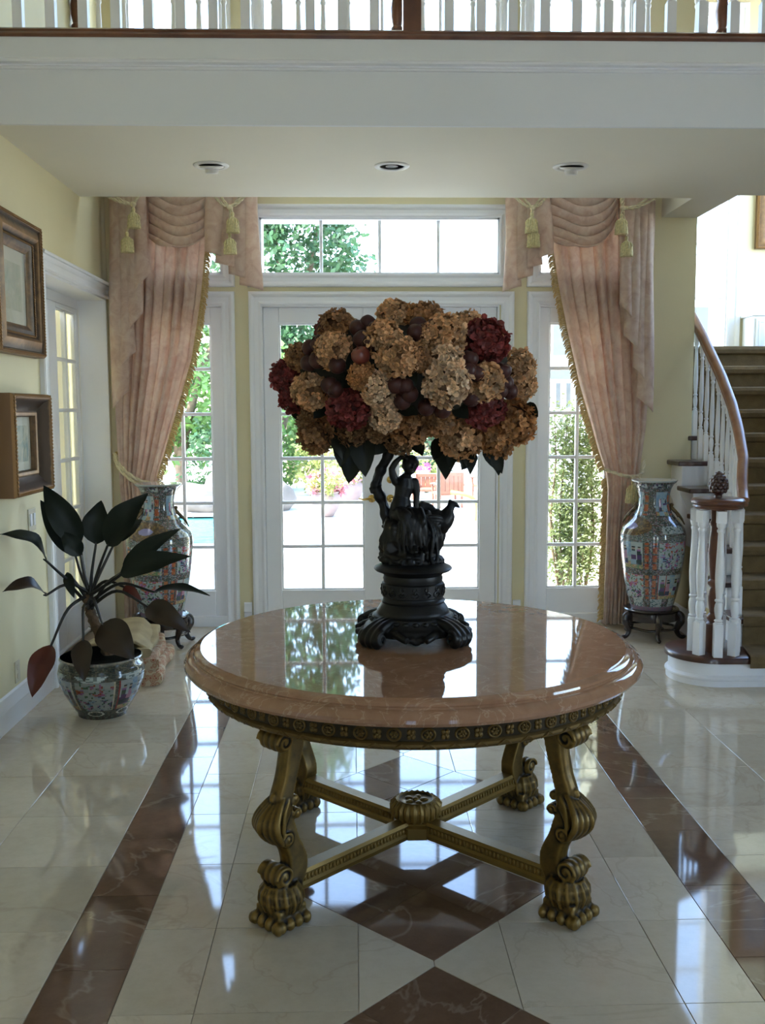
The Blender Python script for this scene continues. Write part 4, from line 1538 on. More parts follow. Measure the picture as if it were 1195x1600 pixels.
def vase_colour(u, t, NU=200):
    ci, cj = int(u * NU), int(t * 230)
    g = ground(ci, cj)
    q = (u * 4) % 1
    col = int(u * 4)

    def strip(s):                   # upright border of red flowers between panels
        e = abs(s)
        if e < .02:
            return pick(hsh(ci, cj // 3, 2), [(.30, .20, .30), (.10, .14, .16), (.42, .44, .44)])
        if .035 < e < .115 and (cj // 3) % 5 < 4:
            return pick(hsh(ci // 2, cj // 3, 4), ORNG)
        return g
    if t > .985:
        return (.60, .62, .58)
    if t > .935:
        return pick(hsh(ci // 2, cj // 2, 15), WHT + DKP) if (u * 8) % 1 < .62 and .942 < t < .975 else g
    if t > .72:                      # neck
        if .12 < q < .62 and .735 < t < .915:
            return pick(hsh(ci // 4, cj // 5, 16), BLUE) if hsh(ci // 9, cj // 11, 3) < .5 else scene_panel((q - .12) / .5, (t - .735) / .18, ci, cj, 0)
        if .66 < q < .82 and .735 < t < .91 and (cj // 4) % 4 < 3:
            return pick(hsh(ci // 2, cj // 3, 17), ORNG)
        return g
    if t > .585:                     # shoulder: big gold and violet rosettes, small white cartouches
        dx, dy = (q - .5) * 2.0, (t - .655) / .07
        if dx * dx + dy * dy < 1.0 and col % 2 == 0:
            return pick(hsh(ci // 2, cj // 2, 18), [(.16, .09, .035), (.24, .14, .05), (.10, .06, .03)]) if dx * dx + dy * dy > .12 else (.36, .32, .55)
        if .22 < q < .78 and .605 < t < .66 and col % 2:
            return pick(hsh(ci // 2, cj // 2, 19), WHT + [(.40, .46, .46), (.12, .16, .14)])
        return g
    if t > .54:
        return g if (ci // 3 + cj) % 3 else (.26, .30, .28)
    if t > .335:
        s = ((u * 4 + .5) % 1) - .5
        if abs(s) < .15:
            return strip(s)
        return scene_panel((q - .15) / .7, (t - .335) / .205, ci, cj, 0 if col % 2 == 0 else 1)
    if t > .285:
        return g
    if t > .10:
        s = ((u * 4 + .5) % 1) - .5
        if abs(s) < .15:
            return strip(s)
        return scene_panel((q - .15) / .7, (t - .10) / .185, ci, cj, 2 if col % 2 == 0 else 0)
    if t > .035:
        return pick(hsh(ci // 2, cj // 2, 21), WHT + [(.10, .16, .16), (.30, .36, .36)]) if (u * 8) % 1 < .6 else g
    return pick(hsh(ci, cj // 2, 22), [(.26, .16, .26), (.20, .22, .24), (.34, .20, .22)])


prof_keys = [(0, .148), (.03, .155), (.10, .172), (.20, .193), (.30, .208), (.40, .220), (.50, .229), (.56, .231), (.60, .227), (.64, .212), (.68, .180), (.72, .146), (.76, .122), (.80, .111), (.84, .107), (.88, .108), (.92, .116), (.955, .128), (.975, .140), (.985, .158), (.995, .166), (1.0, .163)]
VH = .925
NVS = 230
pts = [Vector((r, 0, t)) for t, r in prof_keys]


def prof_r(t):
    return curve(prof_keys, t)


pr = []
for i in range(NVS + 1):
    t = i / NVS
    pr.append(((prof_r(max(0, t - .012)) + prof_r(t) * 2 + prof_r(min(1, t + .012))) / 4, t * VH))
vmb = MB().lathe(pr, 200, colf=lambda u, i: tuple(x * q for x, q in zip(vase_colour(u, (i + .5) / NVS), (.74, .80, .84))))
vmb.lathe([(.163, VH), (.150, VH - .004), (.120, VH - .05), (.09, VH - .14), (0, VH - .15)], 60, colf=lambda u, i: (.50, .52, .50) if i < 1 else (.10, .11, .10))
VASE = vmb.mesh('vase_body', PAINT, 60, 'decor')
GGL = simple('gilt_glaze', (.20, .13, .05), .25, .3, var=.3, scale=40)
LUG = []
for s in (-1, 1):                    # gilt beasts on the shoulder
    lug = MB()
    lug.tube(spline([(s * .112, 0, .745), (s * .135, 0, .715), (s * .160, 0, .690), (s * .190, 0, .655), (s * .215, 0, .61)], 4), [.008, .010, .012, .013, .013, .013, .013, .012, .012, .012, .011, .010, .009, .008, .006, .005, .004], 8)
    lug.ell((s * .122, 0, .748), (.015, .013, .014), 10, 8)
    for k in (-1, 1):
        lug.tube([(s * .160, 0, .69), (s * .158, k * .025, .685), (s * .172, k * .03, .665)], .006, 6)
    LUG.append(lug.mesh('shoulder_beast', GGL, 60))

# carved stand
st = MB().lathe([(0, 0), (.175, 0), (.190, .006), (.196, .014), (.190, .022), (.176, .026), (.172, .024), (.168, .018), (0, .018)], 48)
STAND_TOP = st.mesh('stand_top', DARKWOOD, 35)
st = MB().lathe([(.160, -.062), (.182, -.062), (.186, -.05), (.182, -.002), (.160, -.002), (.160, -.062)], 48)
STAND_AP = st.mesh('stand_apron', DARKWOOD, 35)
lg = MB()
lp = spline([(.176, 0, -.01), (.205, 0, -.030), (.208, 0, -.065), (.190, 0, -.105), (.180, 0, -.14), (.196, 0, -.172), (.220, 0, -.185), (.232, 0, -.178)], 5)
lg.tube(lp, [curve([(0, .026), (.3, .030), (.55, .020), (.8, .015), (1, .013)], i / (len(lp) - 1)) for i in range(len(lp))], 10, flat=.8)
lg.ell((.228, 0, -.180), (.017, .016, .013), 10, 8)
for k in range(4):
    lg.ell((.214 - .012 * k, 0, -.05 - .028 * k), (.018, .014, .014), 8, 6)
STAND_LEG = remeshed(lg, 'leg', DARKWOOD, .004, 1)
lz = min(v.co.z for v in STAND_LEG.vertices)
st = MB().tube([(.165 * cos(2 * pi * k / 40), .165 * sin(2 * pi * k / 40), -.120 + .004 * sin(10 * pi * k / 40)) for k in range(40)], .010, 8, closed=True, flat=1.3)
STAND_RING = st.mesh('stretcher_ring', DARKWOOD, 60)


def vase_and_stand(x, y, rz, side):
    sh = -lz
    s = thing('vase_stand', 'dark carved round stand under the porcelain vase on the %s of the doors' % side, 'stand', (x, y, 0), 'pair of vase stands', rz)
    obj('stand_top', STAND_TOP, s, (0, 0, sh))
    obj('stand_apron', STAND_AP, s, (0, 0, sh))
    obj('stretcher_ring', STAND_RING, s, (0, 0, sh))
    for k in range(5):
        o = obj('leg', STAND_LEG, s, (0, 0, sh))
        o.rotation_euler = (0, 0, 2 * pi * k / 5)
    v = thing('floor_vase', 'tall painted porcelain vase %s' % ('beside the right curtain near the stairs' if side == 'right' else 'behind the leafy plant by the left curtain'), 'vase', (x, y, sh + .0185), 'pair of porcelain vases', rz)
    obj('vase_body', VASE, v)
    for lm in LUG:
        obj('shoulder_beast', lm, v)


vase_and_stand(2.150, 7.0, radians(-20), 'right')
vase_and_stand(-1.355, 6.93, radians(28), 'left')

# ---------------------------------------------------------------- potted plant
PX, PY = -1.375, 5.33


def pot_colour(u, t):
    ci, cj = int(u * 150), int(t * 90)
    g = pick(hsh(ci, cj), [(.05, .06, .05), (.08, .085, .065), (.06, .05, .035), (.12, .11, .08), (.035, .04, .035)])
    q = (u * 6) % 1
    k = int(u * 6)
    if t > .93:
        return pick(hsh(ci, 0, 3), [(.24, .22, .17), (.30, .27, .20), (.20, .19, .15)])
    if t > .80:
        return g
    if t > .70:
        return pick(hsh(ci // 2, cj // 2, 4), [(.40, .44, .42), (.30, .36, .36), (.14, .17, .16)]) if abs(q - .5) < .22 * (t - .62) / .1 else g
    if t > .18:
        if q < .10:
            return pick(hsh(ci // 2, cj // 3, 4), [(.34, .30, .20), (.40, .36, .28)]) if q < .03 else g
        pu, pv = (q - .10) / .9, (t - .18) / .52
        return tuple(x * .55 for x in scene_panel(pu, pv, ci, cj, 0)) if k % 2 else tuple(x * .42 for x in scene_panel(pu, pv, ci, cj, 1 + k))  # panels dimmed: shade on the pot is put into its colours
    if t > .06:
        dx, dy = (q - .5) / .28, (t - .115) / .05
        d = dx * dx + dy * dy
        return (.48, .46, .38) if .6 < d < 1.05 else g
    return (.05, .04, .03) if (ci // 3) % 2 else g


pk = [(0, .128), (.05, .132), (.2, .165), (.4, .202), (.6, .226), (.75, .232), (.86, .222), (.92, .204), (.94, .200), (.955, .214), (.975, .221), (1.0, .214)]
plant = thing('potted_plant', 'leafy dark plant in a painted porcelain bowl by the left wall', 'plant', (PX, PY, 0))
pm = MB().lathe([(curve(pk, i / 90), .325 * i / 90) for i in range(91)], 150, colf=lambda u, i: pot_colour(u, (i + .5) / 90))
pm.lathe([(.214, .325), (.19, .323), (.175, .31), (.18, .26), (0, .255)], 60, colf=lambda u, i: (.26, .24, .18) if i < 2 else (.06, .05, .04))
pm.build('pot', painted('painted_pot_glaze', 'decor', .15, .5), plant, 60, 'decor')
obj('soil', MB().lathe([(0, .285), (.10, .282), (.184, .272)], 32).ell((.03, .02, .28), (.12, .11, .02), 20, 10, disp=rocky(5, .2, 2)).mesh('soil', simple('potting_soil', (.045, .03, .02), .95, bump=.6, bscale=80), 60), plant)
tb = spline([(.045, 0, .27), (.035, .0, .345), (.0, .0, .43), (-.035, 0, .52), (-.058, 0, .60), (-.06, 0, .66)], 6)
tm = MB().tube(tb, [.034 - .010 * i / len(tb) + .004 * sin(i * 2.2) for i in range(len(tb))], 12)
rg = random.Random(4)
for k in range(60):
    i = rg.randrange(2, len(tb) - 2)
    a = rg.uniform(0, 6.28)
    p = tb[i]
    tm.tube([p + Vector((.026 * cos(a), .026 * sin(a), 0)), p + Vector((.042 * cos(a), .042 * sin(a), rg.uniform(-.02, .02)))], [.003, .001], 4)
tm.build('trunk', simple('brown_plant_trunk', (.14, .085, .045), .9, var=.25, scale=30, bump=.6, bscale=60), plant, 60)
PLEAF = leafy('dark_glossy_leaf', (.004, .008, .005), (.009, .015, .009), .05, .42, 4, .28)
PLEAFR = leafy('reddish_leaf', (.075, .013, .009), (.12, .026, .014), .25, .35, 6)
PLEAFB = leafy('brown_green_leaf', (.022, .012, .007), (.034, .019, .010), .12, .35, 6)
STALK = simple('dark_leaf_stalk', (.012, .009, .007), .35, var=.2)
PLV = [((-1.470,5.340,0.931),(-1.655,5.350,1.249),0.150),((-1.510,5.390,0.861),(-1.706,5.450,1.161),0.120),((-1.461,5.315,0.872),(-1.554,5.300,1.006),0.100),((-1.391,5.365,0.927),(-1.364,5.400,1.160),0.155),((-1.310,5.290,0.929),(-1.081,5.250,1.209),0.165),((-1.299,5.415,0.934),(-1.168,5.500,1.043),0.098),((-1.227,5.265,0.791),(-0.905,5.200,1.027),0.105),((-1.230,5.215,0.786),(-0.842,5.100,0.895),0.125),((-1.217,5.340,0.789),(-1.023,5.350,0.800),0.084),((-1.600,5.165,0.868),(-1.773,5.000,1.028),0.125),((-1.599,5.140,0.690),(-1.755,4.950,0.744),0.120),((-1.053,5.190,0.693),(-0.737,5.050,0.696),0.070),((-1.088,5.190,0.614),(-0.840,5.050,0.506),0.130),((-1.598,5.190,0.413),(-1.663,5.050,0.171),0.132),((-1.335,5.225,0.517),(-1.148,5.120,0.350),0.185),((-1.431,5.195,0.438),(-1.394,5.060,0.247),0.110),((-1.522,5.265,0.787),(-1.471,5.200,0.661),0.056),((-1.232,5.290,0.704),(-1.130,5.250,0.637),0.063)]
KIND = {10: 'b', 12: 'b', 13: 'r', 14: 'rb', 15: 'b', 17: 'r'}
crown_ = Vector((-1.433, 5.33, .64))
PO = Vector((PX, PY, 0))
for i, (a, b, w) in enumerate(PLV):
    a, b = Vector(a), Vector(b)
    k = KIND.get(i, 'g')
    mt = {'g': PLEAF, 'b': PLEAFB, 'r': PLEAFR, 'rb': PLEAFB}[k]
    up = Vector((0, -1, .55)) if i not in (9, 10, 11) else Vector((.15, -.55, 1))
    mb = leaf_mb(MB(), a - PO, b - PO, w, .10 if i not in (9, 10, 12) else .20, .16, up, 14, .035)
    o = mb.build('leaf', mt, plant, 60, 'tint')
    if k in ('r',):
        o['label'] = 'withered red brown leaf'
    mid = (crown_ + a) / 2 + Vector((0, 0, .06 if a.z < .75 and i not in (13,) else .0))
    if i in (13, 14, 15):
        mid = (crown_ + a) / 2 + Vector((0, -.03, .07))
    cr_ = crown_ + Vector((rg.uniform(-.02, .02), rg.uniform(-.02, .02), rg.uniform(-.06, .03)))
    tip = a + (b - a) * .35
    sp_ = spline([cr_ - PO, mid - PO, a - PO], 6)
    MB().tube(sp_, [.0105 - .0045 * q / len(sp_) for q in range(len(sp_))], 8).tube([a - PO, a + (b - a) * .06 - PO], [.006, .004], 6).build('stalk', STALK, plant, 60)

# ---------------------------------------------------------------- folded rug behind the pot
rug = thing('folded_rug', 'beige rug with red patterned border folded up on the floor behind the pot', 'rug', (-1.42, 6.10, 0))
RUGB = simple('beige_rug_backing', (.44, .35, .20), .95, var=.12, scale=10, bump=.5, bscale=240)
mt, nt, b, _ = new_mat('patterned_rug_pile')
v = nt.nodes.new('ShaderNodeTexVoronoi')
v.inputs['Scale'].default_value = 34
tc = nt.nodes.new('ShaderNodeTexCoord')
nt.links.new(tc.outputs['Object'], v.inputs['Vector'])
nt.links.new(ramp(nt, v.outputs['Distance'], [(.15, (.30, .07, .04)), (.32, (.48, .36, .22)), (.5, (.36, .14, .08)), (.62, (.52, .42, .28))]), b.inputs['Base Color'])
b.inputs['Roughness'].default_value = .95
add_bump(nt, b, noise_tex(nt, 200), .5)
RUGP = mt


def fold(z0, th, x0, x1, y0, y1, sk, mt, seed, name):
    """one folded layer: rounded fold on the room side, slight sag"""
    def fn(u, v):
        y = lerp(y0, y1, v)
        a = u * 2 * pi
        # rounded rectangle section
        cx, cz = cos(a), sin(a)
        e = .35
        sx = math.copysign(abs(cx) ** e, cx)
        sz = math.copysign(abs(cz) ** .6, cz)
        x = lerp(x0, x1, .5 + .5 * sx) + sk * (v - .5) + .012 * sin(v * 9 + seed)
        z = z0 + th * (.5 + .5 * sz) + (.010 * sin(v * 5 + seed) * (1 if sz > 0 else .2)) + .012 * (1 if sz > 0 else 0) * sin(u * 8 + seed)
        return (x, y, max(z, .001))
    mb = MB().grid(fn, 44, 26)
    for e in (0, 26):
        mb.f.append(tuple(e * 45 + k for k in range(44)))
        mb.m.append(0)
        mb.fc.append((1, 1, 1))
    return obj(name, mb.mesh(name, mt, 50), rug)


fold(.0, .082, -.22, .235, -.26, .52, -.06, RUGP, .3, 'bottom_layer')
fold(.080, .075, -.22, .20, -.24, .50, -.08, RUGP, 1.7, 'middle_layer')
fold(.155, .075, -.21, .165, -.20, .46, -.06, RUGB, 2.9, 'top_layer')
obj('flap', MB().grid(lambda u, v: (lerp(-.20, .20 - .10 * v, u), lerp(-.17, .44, v), .236 + .05 * sin(pi * u * .9) * (.4 + .6 * v) - .05 * max(0, u - .75) * 4 + .006 * sin(v * 11)), 20, 24).mesh('flap', RUGB, 179), rug).modifiers.new('t', 'SOLIDIFY').thickness = .014
# ---------------------------------------------------------------- staircase
SR, SG, SY0 = .18, .26, 5.69          # riser, going, front of the first step
stair = thing('staircase', 'carpeted staircase with white balusters and mahogany rail on the right', 'staircase', (0, 0, 0))


def bal_x(y):                         # line of the balustrade in plan
    return curve([(5.6, 2.33), (5.95, 2.37), (6.2, 2.46), (6.45, 2.53), (6.7, 2.575), (7.0, 2.605), (7.4, 2.62), (9, 2.62)], y)


def tread_end(y):
    return curve([(5.95, 2.34), (6.3, 2.375), (7.0, 2.40), (9, 2.41)], y)


TREADW = simple('dark_tread_wood', (.085, .030, .018), .28, var=.25, scale=9, coat=.3)
# first step with its rounded end
BCX, BCY, BR = 2.19, 5.93, .245
arc = [(BCX + BR * cos(a), BCY + BR * sin(a)) for a in [pi / 2 + pi * k / 28 for k in range(29)]]
poly1 = arc + [(XR, BCY - BR), (XR, BCY + BR)]
st1 = obj('step', MB().prism(poly1, .0, .142).mesh('step', WHITE, 40), stair)
obj('step_moulding', MB().sweep([(x, y, .045) for x, y in reversed(arc)][0:0] or [(x, y, .0) for x, y in arc] + [(XR, BCY - BR, 0)], (0, 0, 1),
    [(0, 0), (-.012, 0), (-.013, .035), (-.020, .042), (-.020, .052), (-.010, .062), (0, .066)]).mesh('step_moulding', WHITE, 40), st1)
tr1 = obj('tread', MB().prism(offset_poly(poly1[:-2] + [(2.72, BCY - BR), (2.72, BCY + BR)], .024), .142, .178, 0, .008).mesh('tread', TREADW, 50), st1)
for k in range(2, 13):
    y0 = SY0 + SG * (k - 1)
    y1 = y0 + SG if k < 12 else 9.9
    xe = tread_end(y0)
    if k == 12:
        xe = XRW - .02
    if y0 > YB - .02:
        xe = max(xe, XRW - .02)
    z0 = max(0, SR * (k - 1) - .25)
    s = obj('step', MB().box(xe + .03, y0, z0 if k < 8 else z0, XR, y1 + .001, SR * k - .036).mesh('step', WHITE), stair)
    xt = xe - .005
    bevel(obj('tread', MB().box(xt, y0 - .028, SR * k - .036, XR, y1, SR * k - .002).mesh('tread', TREADW), s), .008, 2)
# wall below the flight, with its sloping string board
swl = MB()
for k in range(2, 9):
    y0 = SY0 + SG * (k - 1)
    swl.box(tread_end(y0) + .04, y0 + .01, 0, XRW + .3, min(y0 + SG + .012, YB), max(.02, SR * (k - 1) - .2))
struct(obj('wall_under_stairs', swl.mesh('wall_under_stairs', WALLY)))
pts = []
for i in range(13):
    y = lerp(5.98, 7.46, i / 12)
    pts.append((tread_end(y) + .040, y, .18 * (y - SY0) / SG - .26 + .10))
obj('string_board', MB().sweep(pts, (-1, 0, 0), [(-.07, 0), (-.07, .014), (-.055, .020), (.035, .016), (.055, .026), (.075, .020), (.085, 0)]).mesh('string_board', WHITE, 40), stair)
bp_ = [(tread_end(y) + .040, y, 0) for y in (6.2, 6.6, 7.0, 7.48)]
struct(obj('baseboard_stairs', MB().sweep(bp_, (-1, 0, 0), [(-o, h) for o, h in bprof]).mesh('baseboard_stairs', WHITE, 30)))
# carpet: down the risers and over the treads
cv, cf = [], []
sec = [(SY0 - .040, .120), (SY0 - .046, .150), (SY0 - .040, .186), (SY0 - .025, .194)]
for k in range(2, 13):
    y0 = SY0 + SG * (k - 1)
    z = SR * k
    sec += [(y0 - .012, SR * (k - 1) + .012), (y0 - .010, z - .052), (y0 - .038, z - .040), (y0 - .044, z - .012), (y0 - .036, z + .010), (y0 - .02, z + .014)]
sec += [(9.88, SR * 12 + .014)]
for (y, z) in sec:
    xl = bal_x(y) + .03 if y > 6.0 else 2.325
    if y < 6.3:
        xl = curve([(5.6, 2.325), (5.75, 2.345), (6.0, 2.41), (6.3, bal_x(6.3) + .03)], y)
    cv += [(xl, y, z), (XR - .005, y, z)]
for i in range(len(sec) - 1):
    cf.append((2 * i, 2 * i + 1, 2 * i + 3, 2 * i + 2))
o = obj('stair_carpet', MB().add(cv, cf).mesh('stair_carpet', CARPET), stair)
sm = o.modifiers.new('t', 'SOLIDIFY')
sm.thickness = .010
sm.offset = 0
bevel(o, .014, 3)


def baluster_mesh(h, bw=.0235, sq=.20, top=.10, mt=None, name='baluster', k=1.0):
    mb = MB()
    mb.box(-bw, -bw, 0, bw, bw, sq)
    mb.box(-bw, -bw, h - top, bw, bw, h)
    L_ = h - top - sq
    pr_ = [(.0225, 0), (.0225, .010), (.015, .018), (.0215, .030), (.0215, .038), (.014, .050), (.0165, .07), (.021, .12), (.022, .155), (.0195, .190), (.0145, .215), (.0215, .228), (.0215, .240), (.0150, .252), (.0175, .30), (.0215, .40), (.0225, .48), (.0205, .60), (.0160, .80), (.0140, .90), (.0200, .915), (.0200, .932), (.0145, .945), (.0215, .965), (.0225, .985), (.0225, 1.0)]
    pr_ = [(r * k, sq + t * L_) for r, t in pr_]
    mb.lathe(pr_, 14)
    return mb.mesh(name, mt or WHITE, 40)


def rail_z(y):
    return .18 * (1 + (y - SY0) / SG) + .79


bal_cache = {}
for k in range(2, 12):
    for fr_ in (.16, .66):
        y = SY0 + SG * (k - 1 + fr_)
        if y > YB - .03 and False:
            continue
        zt = SR * k
        h = round(rail_z(y) - zt - .01, 2)
        if h not in bal_cache:
            bal_cache[h] = baluster_mesh(h, .0165, sq=.19 + (.04 if fr_ > .5 else 0), k=.74)
        obj('baluster', bal_cache[h], stair, (bal_x(y), y, zt - .002))
NX, NY = 2.178, 5.83
VZ = 1.085
cage = baluster_mesh(VZ - .035 - .18, .026, .20, .07, k=1.18)
for i in range(7):
    a = radians(-152 + 51.4 * i)
    o = obj('baluster', cage, stair, (NX + .128 * cos(a), NY + .128 * sin(a), .176))
    o.rotation_euler = (0, 0, a)
# newel under the volute, pineapple finial on it
nw = MB()
hN = VZ - .03 - .176
nw.lathe([(0, 0), (.040, 0), (.040, .20 * hN), (.030, .215 * hN), (.038, .235 * hN), (.038, .255 * hN), (.026, .275 * hN), (.034, .36 * hN), (.036, .42 * hN), (.026, .455 * hN), (.038, .475 * hN), (.038, .495 * hN), (.028, .51 * hN), (.036, .62 * hN), (.040, .70 * hN), (.036, .80 * hN), (.030, .87 * hN), (.037, .885 * hN), (.037, .90 * hN), (.030, .915 * hN), (.034, hN), (0, hN)], 24)
nw.v = [(x * 1.22, y * 1.22, z) for x, y, z in nw.v]
newel = nw.build('newel_post', WOOD, stair, 40, loc=(NX, NY, .176))
fn_ = MB()
fn_.lathe([(0, 0), (.052, 0), (.055, .008), (.046, .018), (.028, .028), (.020, .040), (.024, .052), (.038, .060), (.042, .062), (0, .062)], 24)
for j in range(6):
    t = j / 5
    zr = .074 + .092 * t
    rr = .049 * (sin(pi * (.30 + .62 * t)) ** .8)
    for i in range(9):
        a = 2 * pi * (i + .5 * (j % 2)) / 9
        M = Matrix.Rotation(a, 3, 'Z') @ Matrix.Rotation(radians(70 - 60 * (1 - t)), 3, 'Y')
        fn_.ell((rr * cos(a), rr * sin(a), zr), (.010, .0165, .0165), 8, 6, M=Matrix.Rotation(a, 3, 'Z'))
fn_.ell((0, 0, .115), (.045, .045, .062), 20, 14)
fn_.ell((0, 0, .176), (.012, .012, .014), 8, 6)
obj('pineapple_finial', fn_.mesh('pineapple_finial', TREADW, 60), newel, (0, 0, hN + .03))
# handrail: round volute over the newel, then up along the flight
hp = []
for i in range(40):
    y = lerp(5.84, 8.6, i / 39)
    hp.append((curve([(5.84, 2.335), (6.0, 2.385), (6.2, 2.468), (6.45, 2.53), (6.7, 2.575), (7.0, 2.605), (7.4, 2.62), (9, 2.62)], y), y, rail_z(y) + (.0 if y > 6.1 else 0)))
hp[0] = (hp[0][0], hp[0][1], VZ)
sp_ = spline(hp, 3)
hr = MB()
vs, fs = [], []
prf = [(-.024, -.030), (-.030, -.014), (-.022, -.006), (-.033, .006), (-.033, .020), (-.022, .032), (0, .036), (.022, .032), (.033, .020), (.033, .006), (.022, -.006), (.030, -.014), (.024, -.030)]
for i, p in enumerate(sp_):
    t = (sp_[min(i + 1, len(sp_) - 1)] - sp_[max(i - 1, 0)]).normalized()
    s = t.cross(Vector((0, 0, 1))).normalized()
    n = s.cross(t)
    for a, b in prf:
        vs.append(p + s * a + n * b)
K = len(prf)
for i in range(len(sp_) - 1):
    for k in range(K):
        fs.append((i * K + k, i * K + (k + 1) % K, (i + 1) * K + (k + 1) % K, (i + 1) * K + k))
fs.append(tuple(range(K)))
fs.append(tuple((len(sp_) - 1) * K + k for k in range(K)))
hr.add(vs, fs)
hr.build('handrail', WOODL, stair, 60)
MB().lathe([(0, -.032), (.140, -.032), (.148, -.020), (.143, -.010), (.155, .002), (.156, .014), (.146, .026), (.120, .031), (0, .033)], 48).build('volute_cap', WOOD, stair, 40, loc=(NX, NY, VZ))

# ---------------------------------------------------------------- gallery railings upstairs
BAL_UP = baluster_mesh(.92, .0235, .16, .12)


def railing(label, y, xs, newels, up_h):
    r = thing('gallery_railing', label, 'railing', (0, y, BZ1), 'gallery railings')
    obj('shoe_rail', MB().sweep([(XL, 0, 0), (XR, 0, 0)], (0, 0, 1), [(.06, 0), (.066, .012), (.060, .022), (.052, .028), (.052, .040), (.040, .050), (-.040, .050), (-.052, .040), (-.052, .028), (-.060, .022), (-.066, .012), (-.06, 0)]).mesh('shoe_rail', WOOD, 40), r)
    obj('handrail', MB().sweep([(XL, 0, .955), (XR, 0, .955)], (0, 0, 1), [(.026, 0), (.034, .025), (.034, .045), (.020, .060), (-.020, .060), (-.034, .045), (-.034, .025), (-.026, 0)]).mesh('handrail', WOOD, 40), r)
    for x in xs:
        obj('baluster', BAL_UP, r, (x, 0, .046))
    for x, me in newels:
        obj('newel_post', me, r, (x, 0, .046))
    return r


NEWEL_SQ = MB().box(-.045, -.045, 0, .045, .045, .62).box(-.052, -.052, .62, .052, .052, .64).lathe([(.040, .64), (.030, .70), (.044, .76), (.038, .86), (.046, .90)], 20).box(-.045, -.045, .90, .045, .045, 1.06).mesh('newel_post', WOOD, 40)
nh = MB().box(-.045, -.045, 0, .045, .045, .22)
nh.lathe([(.043, .22), (.030, .235), (.042, .26), (.042, .275), (.028, .30), (.036, .38), (.041, .44), (.036, .52), (.029, .555), (.042, .575), (.042, .595), (.030, .61), (.040, .66), (.043, .72), (.034, .78), (.042, .80), (.043, .84)], 20)
nh.box(-.045, -.045, .84, .045, .045, 1.06)
NEWEL_TU = nh.mesh('newel_post', WOOD, 40)
SP = .1605
xs1 = [.311 + (.187 + SP * k) for k in range(0, 25)] + [.311 - (.187 + SP * k) for k in range(0, 12)]
railing('white balusters on a mahogany shoe along the front edge of the gallery', BY0 + .055, xs1, [(.311, NEWEL_SQ)], 0)
xs2 = []
for a, b in ((-1.78, .31), (.31, 2.45)):
    for k in range(1, 13):
        xs2.append(lerp(a, b, k / 13))
railing('white turned balusters with dark newels along the window side of the gallery', BY1 - .07, [x for x in xs2], [(-1.755, NEWEL_TU), (.31, NEWEL_TU), (2.45, NEWEL_TU)], 0)
# ---------------------------------------------------------------- pictures
def art_mat(name, cols, scale):
    mt, nt, b, _ = new_mat(name)
    f = noise_tex(nt, scale, 6, .6, 1.2)
    nt.links.new(ramp(nt, f, [(.25 + .5 * i / (len(cols) - 1), c) for i, c in enumerate(cols)]), b.inputs['Base Color'])
    b.inputs['Roughness'].default_value = .5
    return mt


MATB = simple('pale_picture_mat', (.70, .68, .60), .8)
GILTSIDE = carved('dark_gilt_side', (.035, .018, .008), (.16, .085, .035), .35, .45, .45, .54)


def picture(label, origin, ax, nrm, w, h, prof, rope_o, glass_h, art, matw, matcol=None, inner=None):
    """frame lying in the plane of ax and z, centred at origin on the wall; profile offsets run inwards from the outer edge"""
    O, A, N, Z = Vector(origin), Vector(ax), Vector(nrm), Vector((0, 0, 1))
    p = thing('framed_picture', label, 'picture', O)

    def R_(o):
        return [A * sx * (w / 2 - o) + Z * sz * (h / 2 - o) for sx, sz in ((-1, -1), (1, -1), (1, 1), (-1, 1))]
    c = R_(0)
    sgn = 1 if N.cross(c[1] - c[0]).dot(-c[0]) > 0 else -1
    fr = obj('frame', MB().sweep(c, N, [(sgn * o, hh) for o, hh in prof], closed=True, side=1).mesh('frame', [GILTF, GILTSIDE], 35), p)
    for (ro, rh, rr) in rope_o:
        mb = MB()
        q = R_(ro)
        for i in range(4):
            a, b = q[i], q[(i + 1) % 4]
            n = int((b - a).length / (rr * 2.2))
            d = (b - a).normalized()
            for k in range(n):
                m_ = a + (b - a) * ((k + .5) / n) + N * rh
                e = (d + N.cross(d) * .8).normalized()
                mb.tube([m_ - e * rr * 1.1, m_, m_ + e * rr * 1.1], [rr * .55, rr * .8, rr * .55], 5)
        o = mb.build('rope_edge', GILTF, fr, 60)
        o['kind'] = 'stuff'
    io = max(o for o, _ in prof)
    q = R_(io - .004)
    M = Matrix((A, Z, N)).transposed()

    def plate(name, hw, hh, n0, n1, mt):
        return obj(name, MB().obox(N * ((n0 + n1) / 2), (hw, hh, (n1 - n0) / 2), M).mesh(name, mt), p)
    hw, hh = w / 2 - io + .004, h / 2 - io + .004
    plate('backing_board', w / 2 - .02, h / 2 - .02, .002, .008, MATB)
    plate('mat', hw, hh, glass_h - .010, glass_h - .007, matcol or MATB)
    plate('print', hw - matw, hh - matw, glass_h - .007, glass_h - .0055, art)
    plate('glass', hw, hh, glass_h, glass_h + .002, PGLASS)
    return p


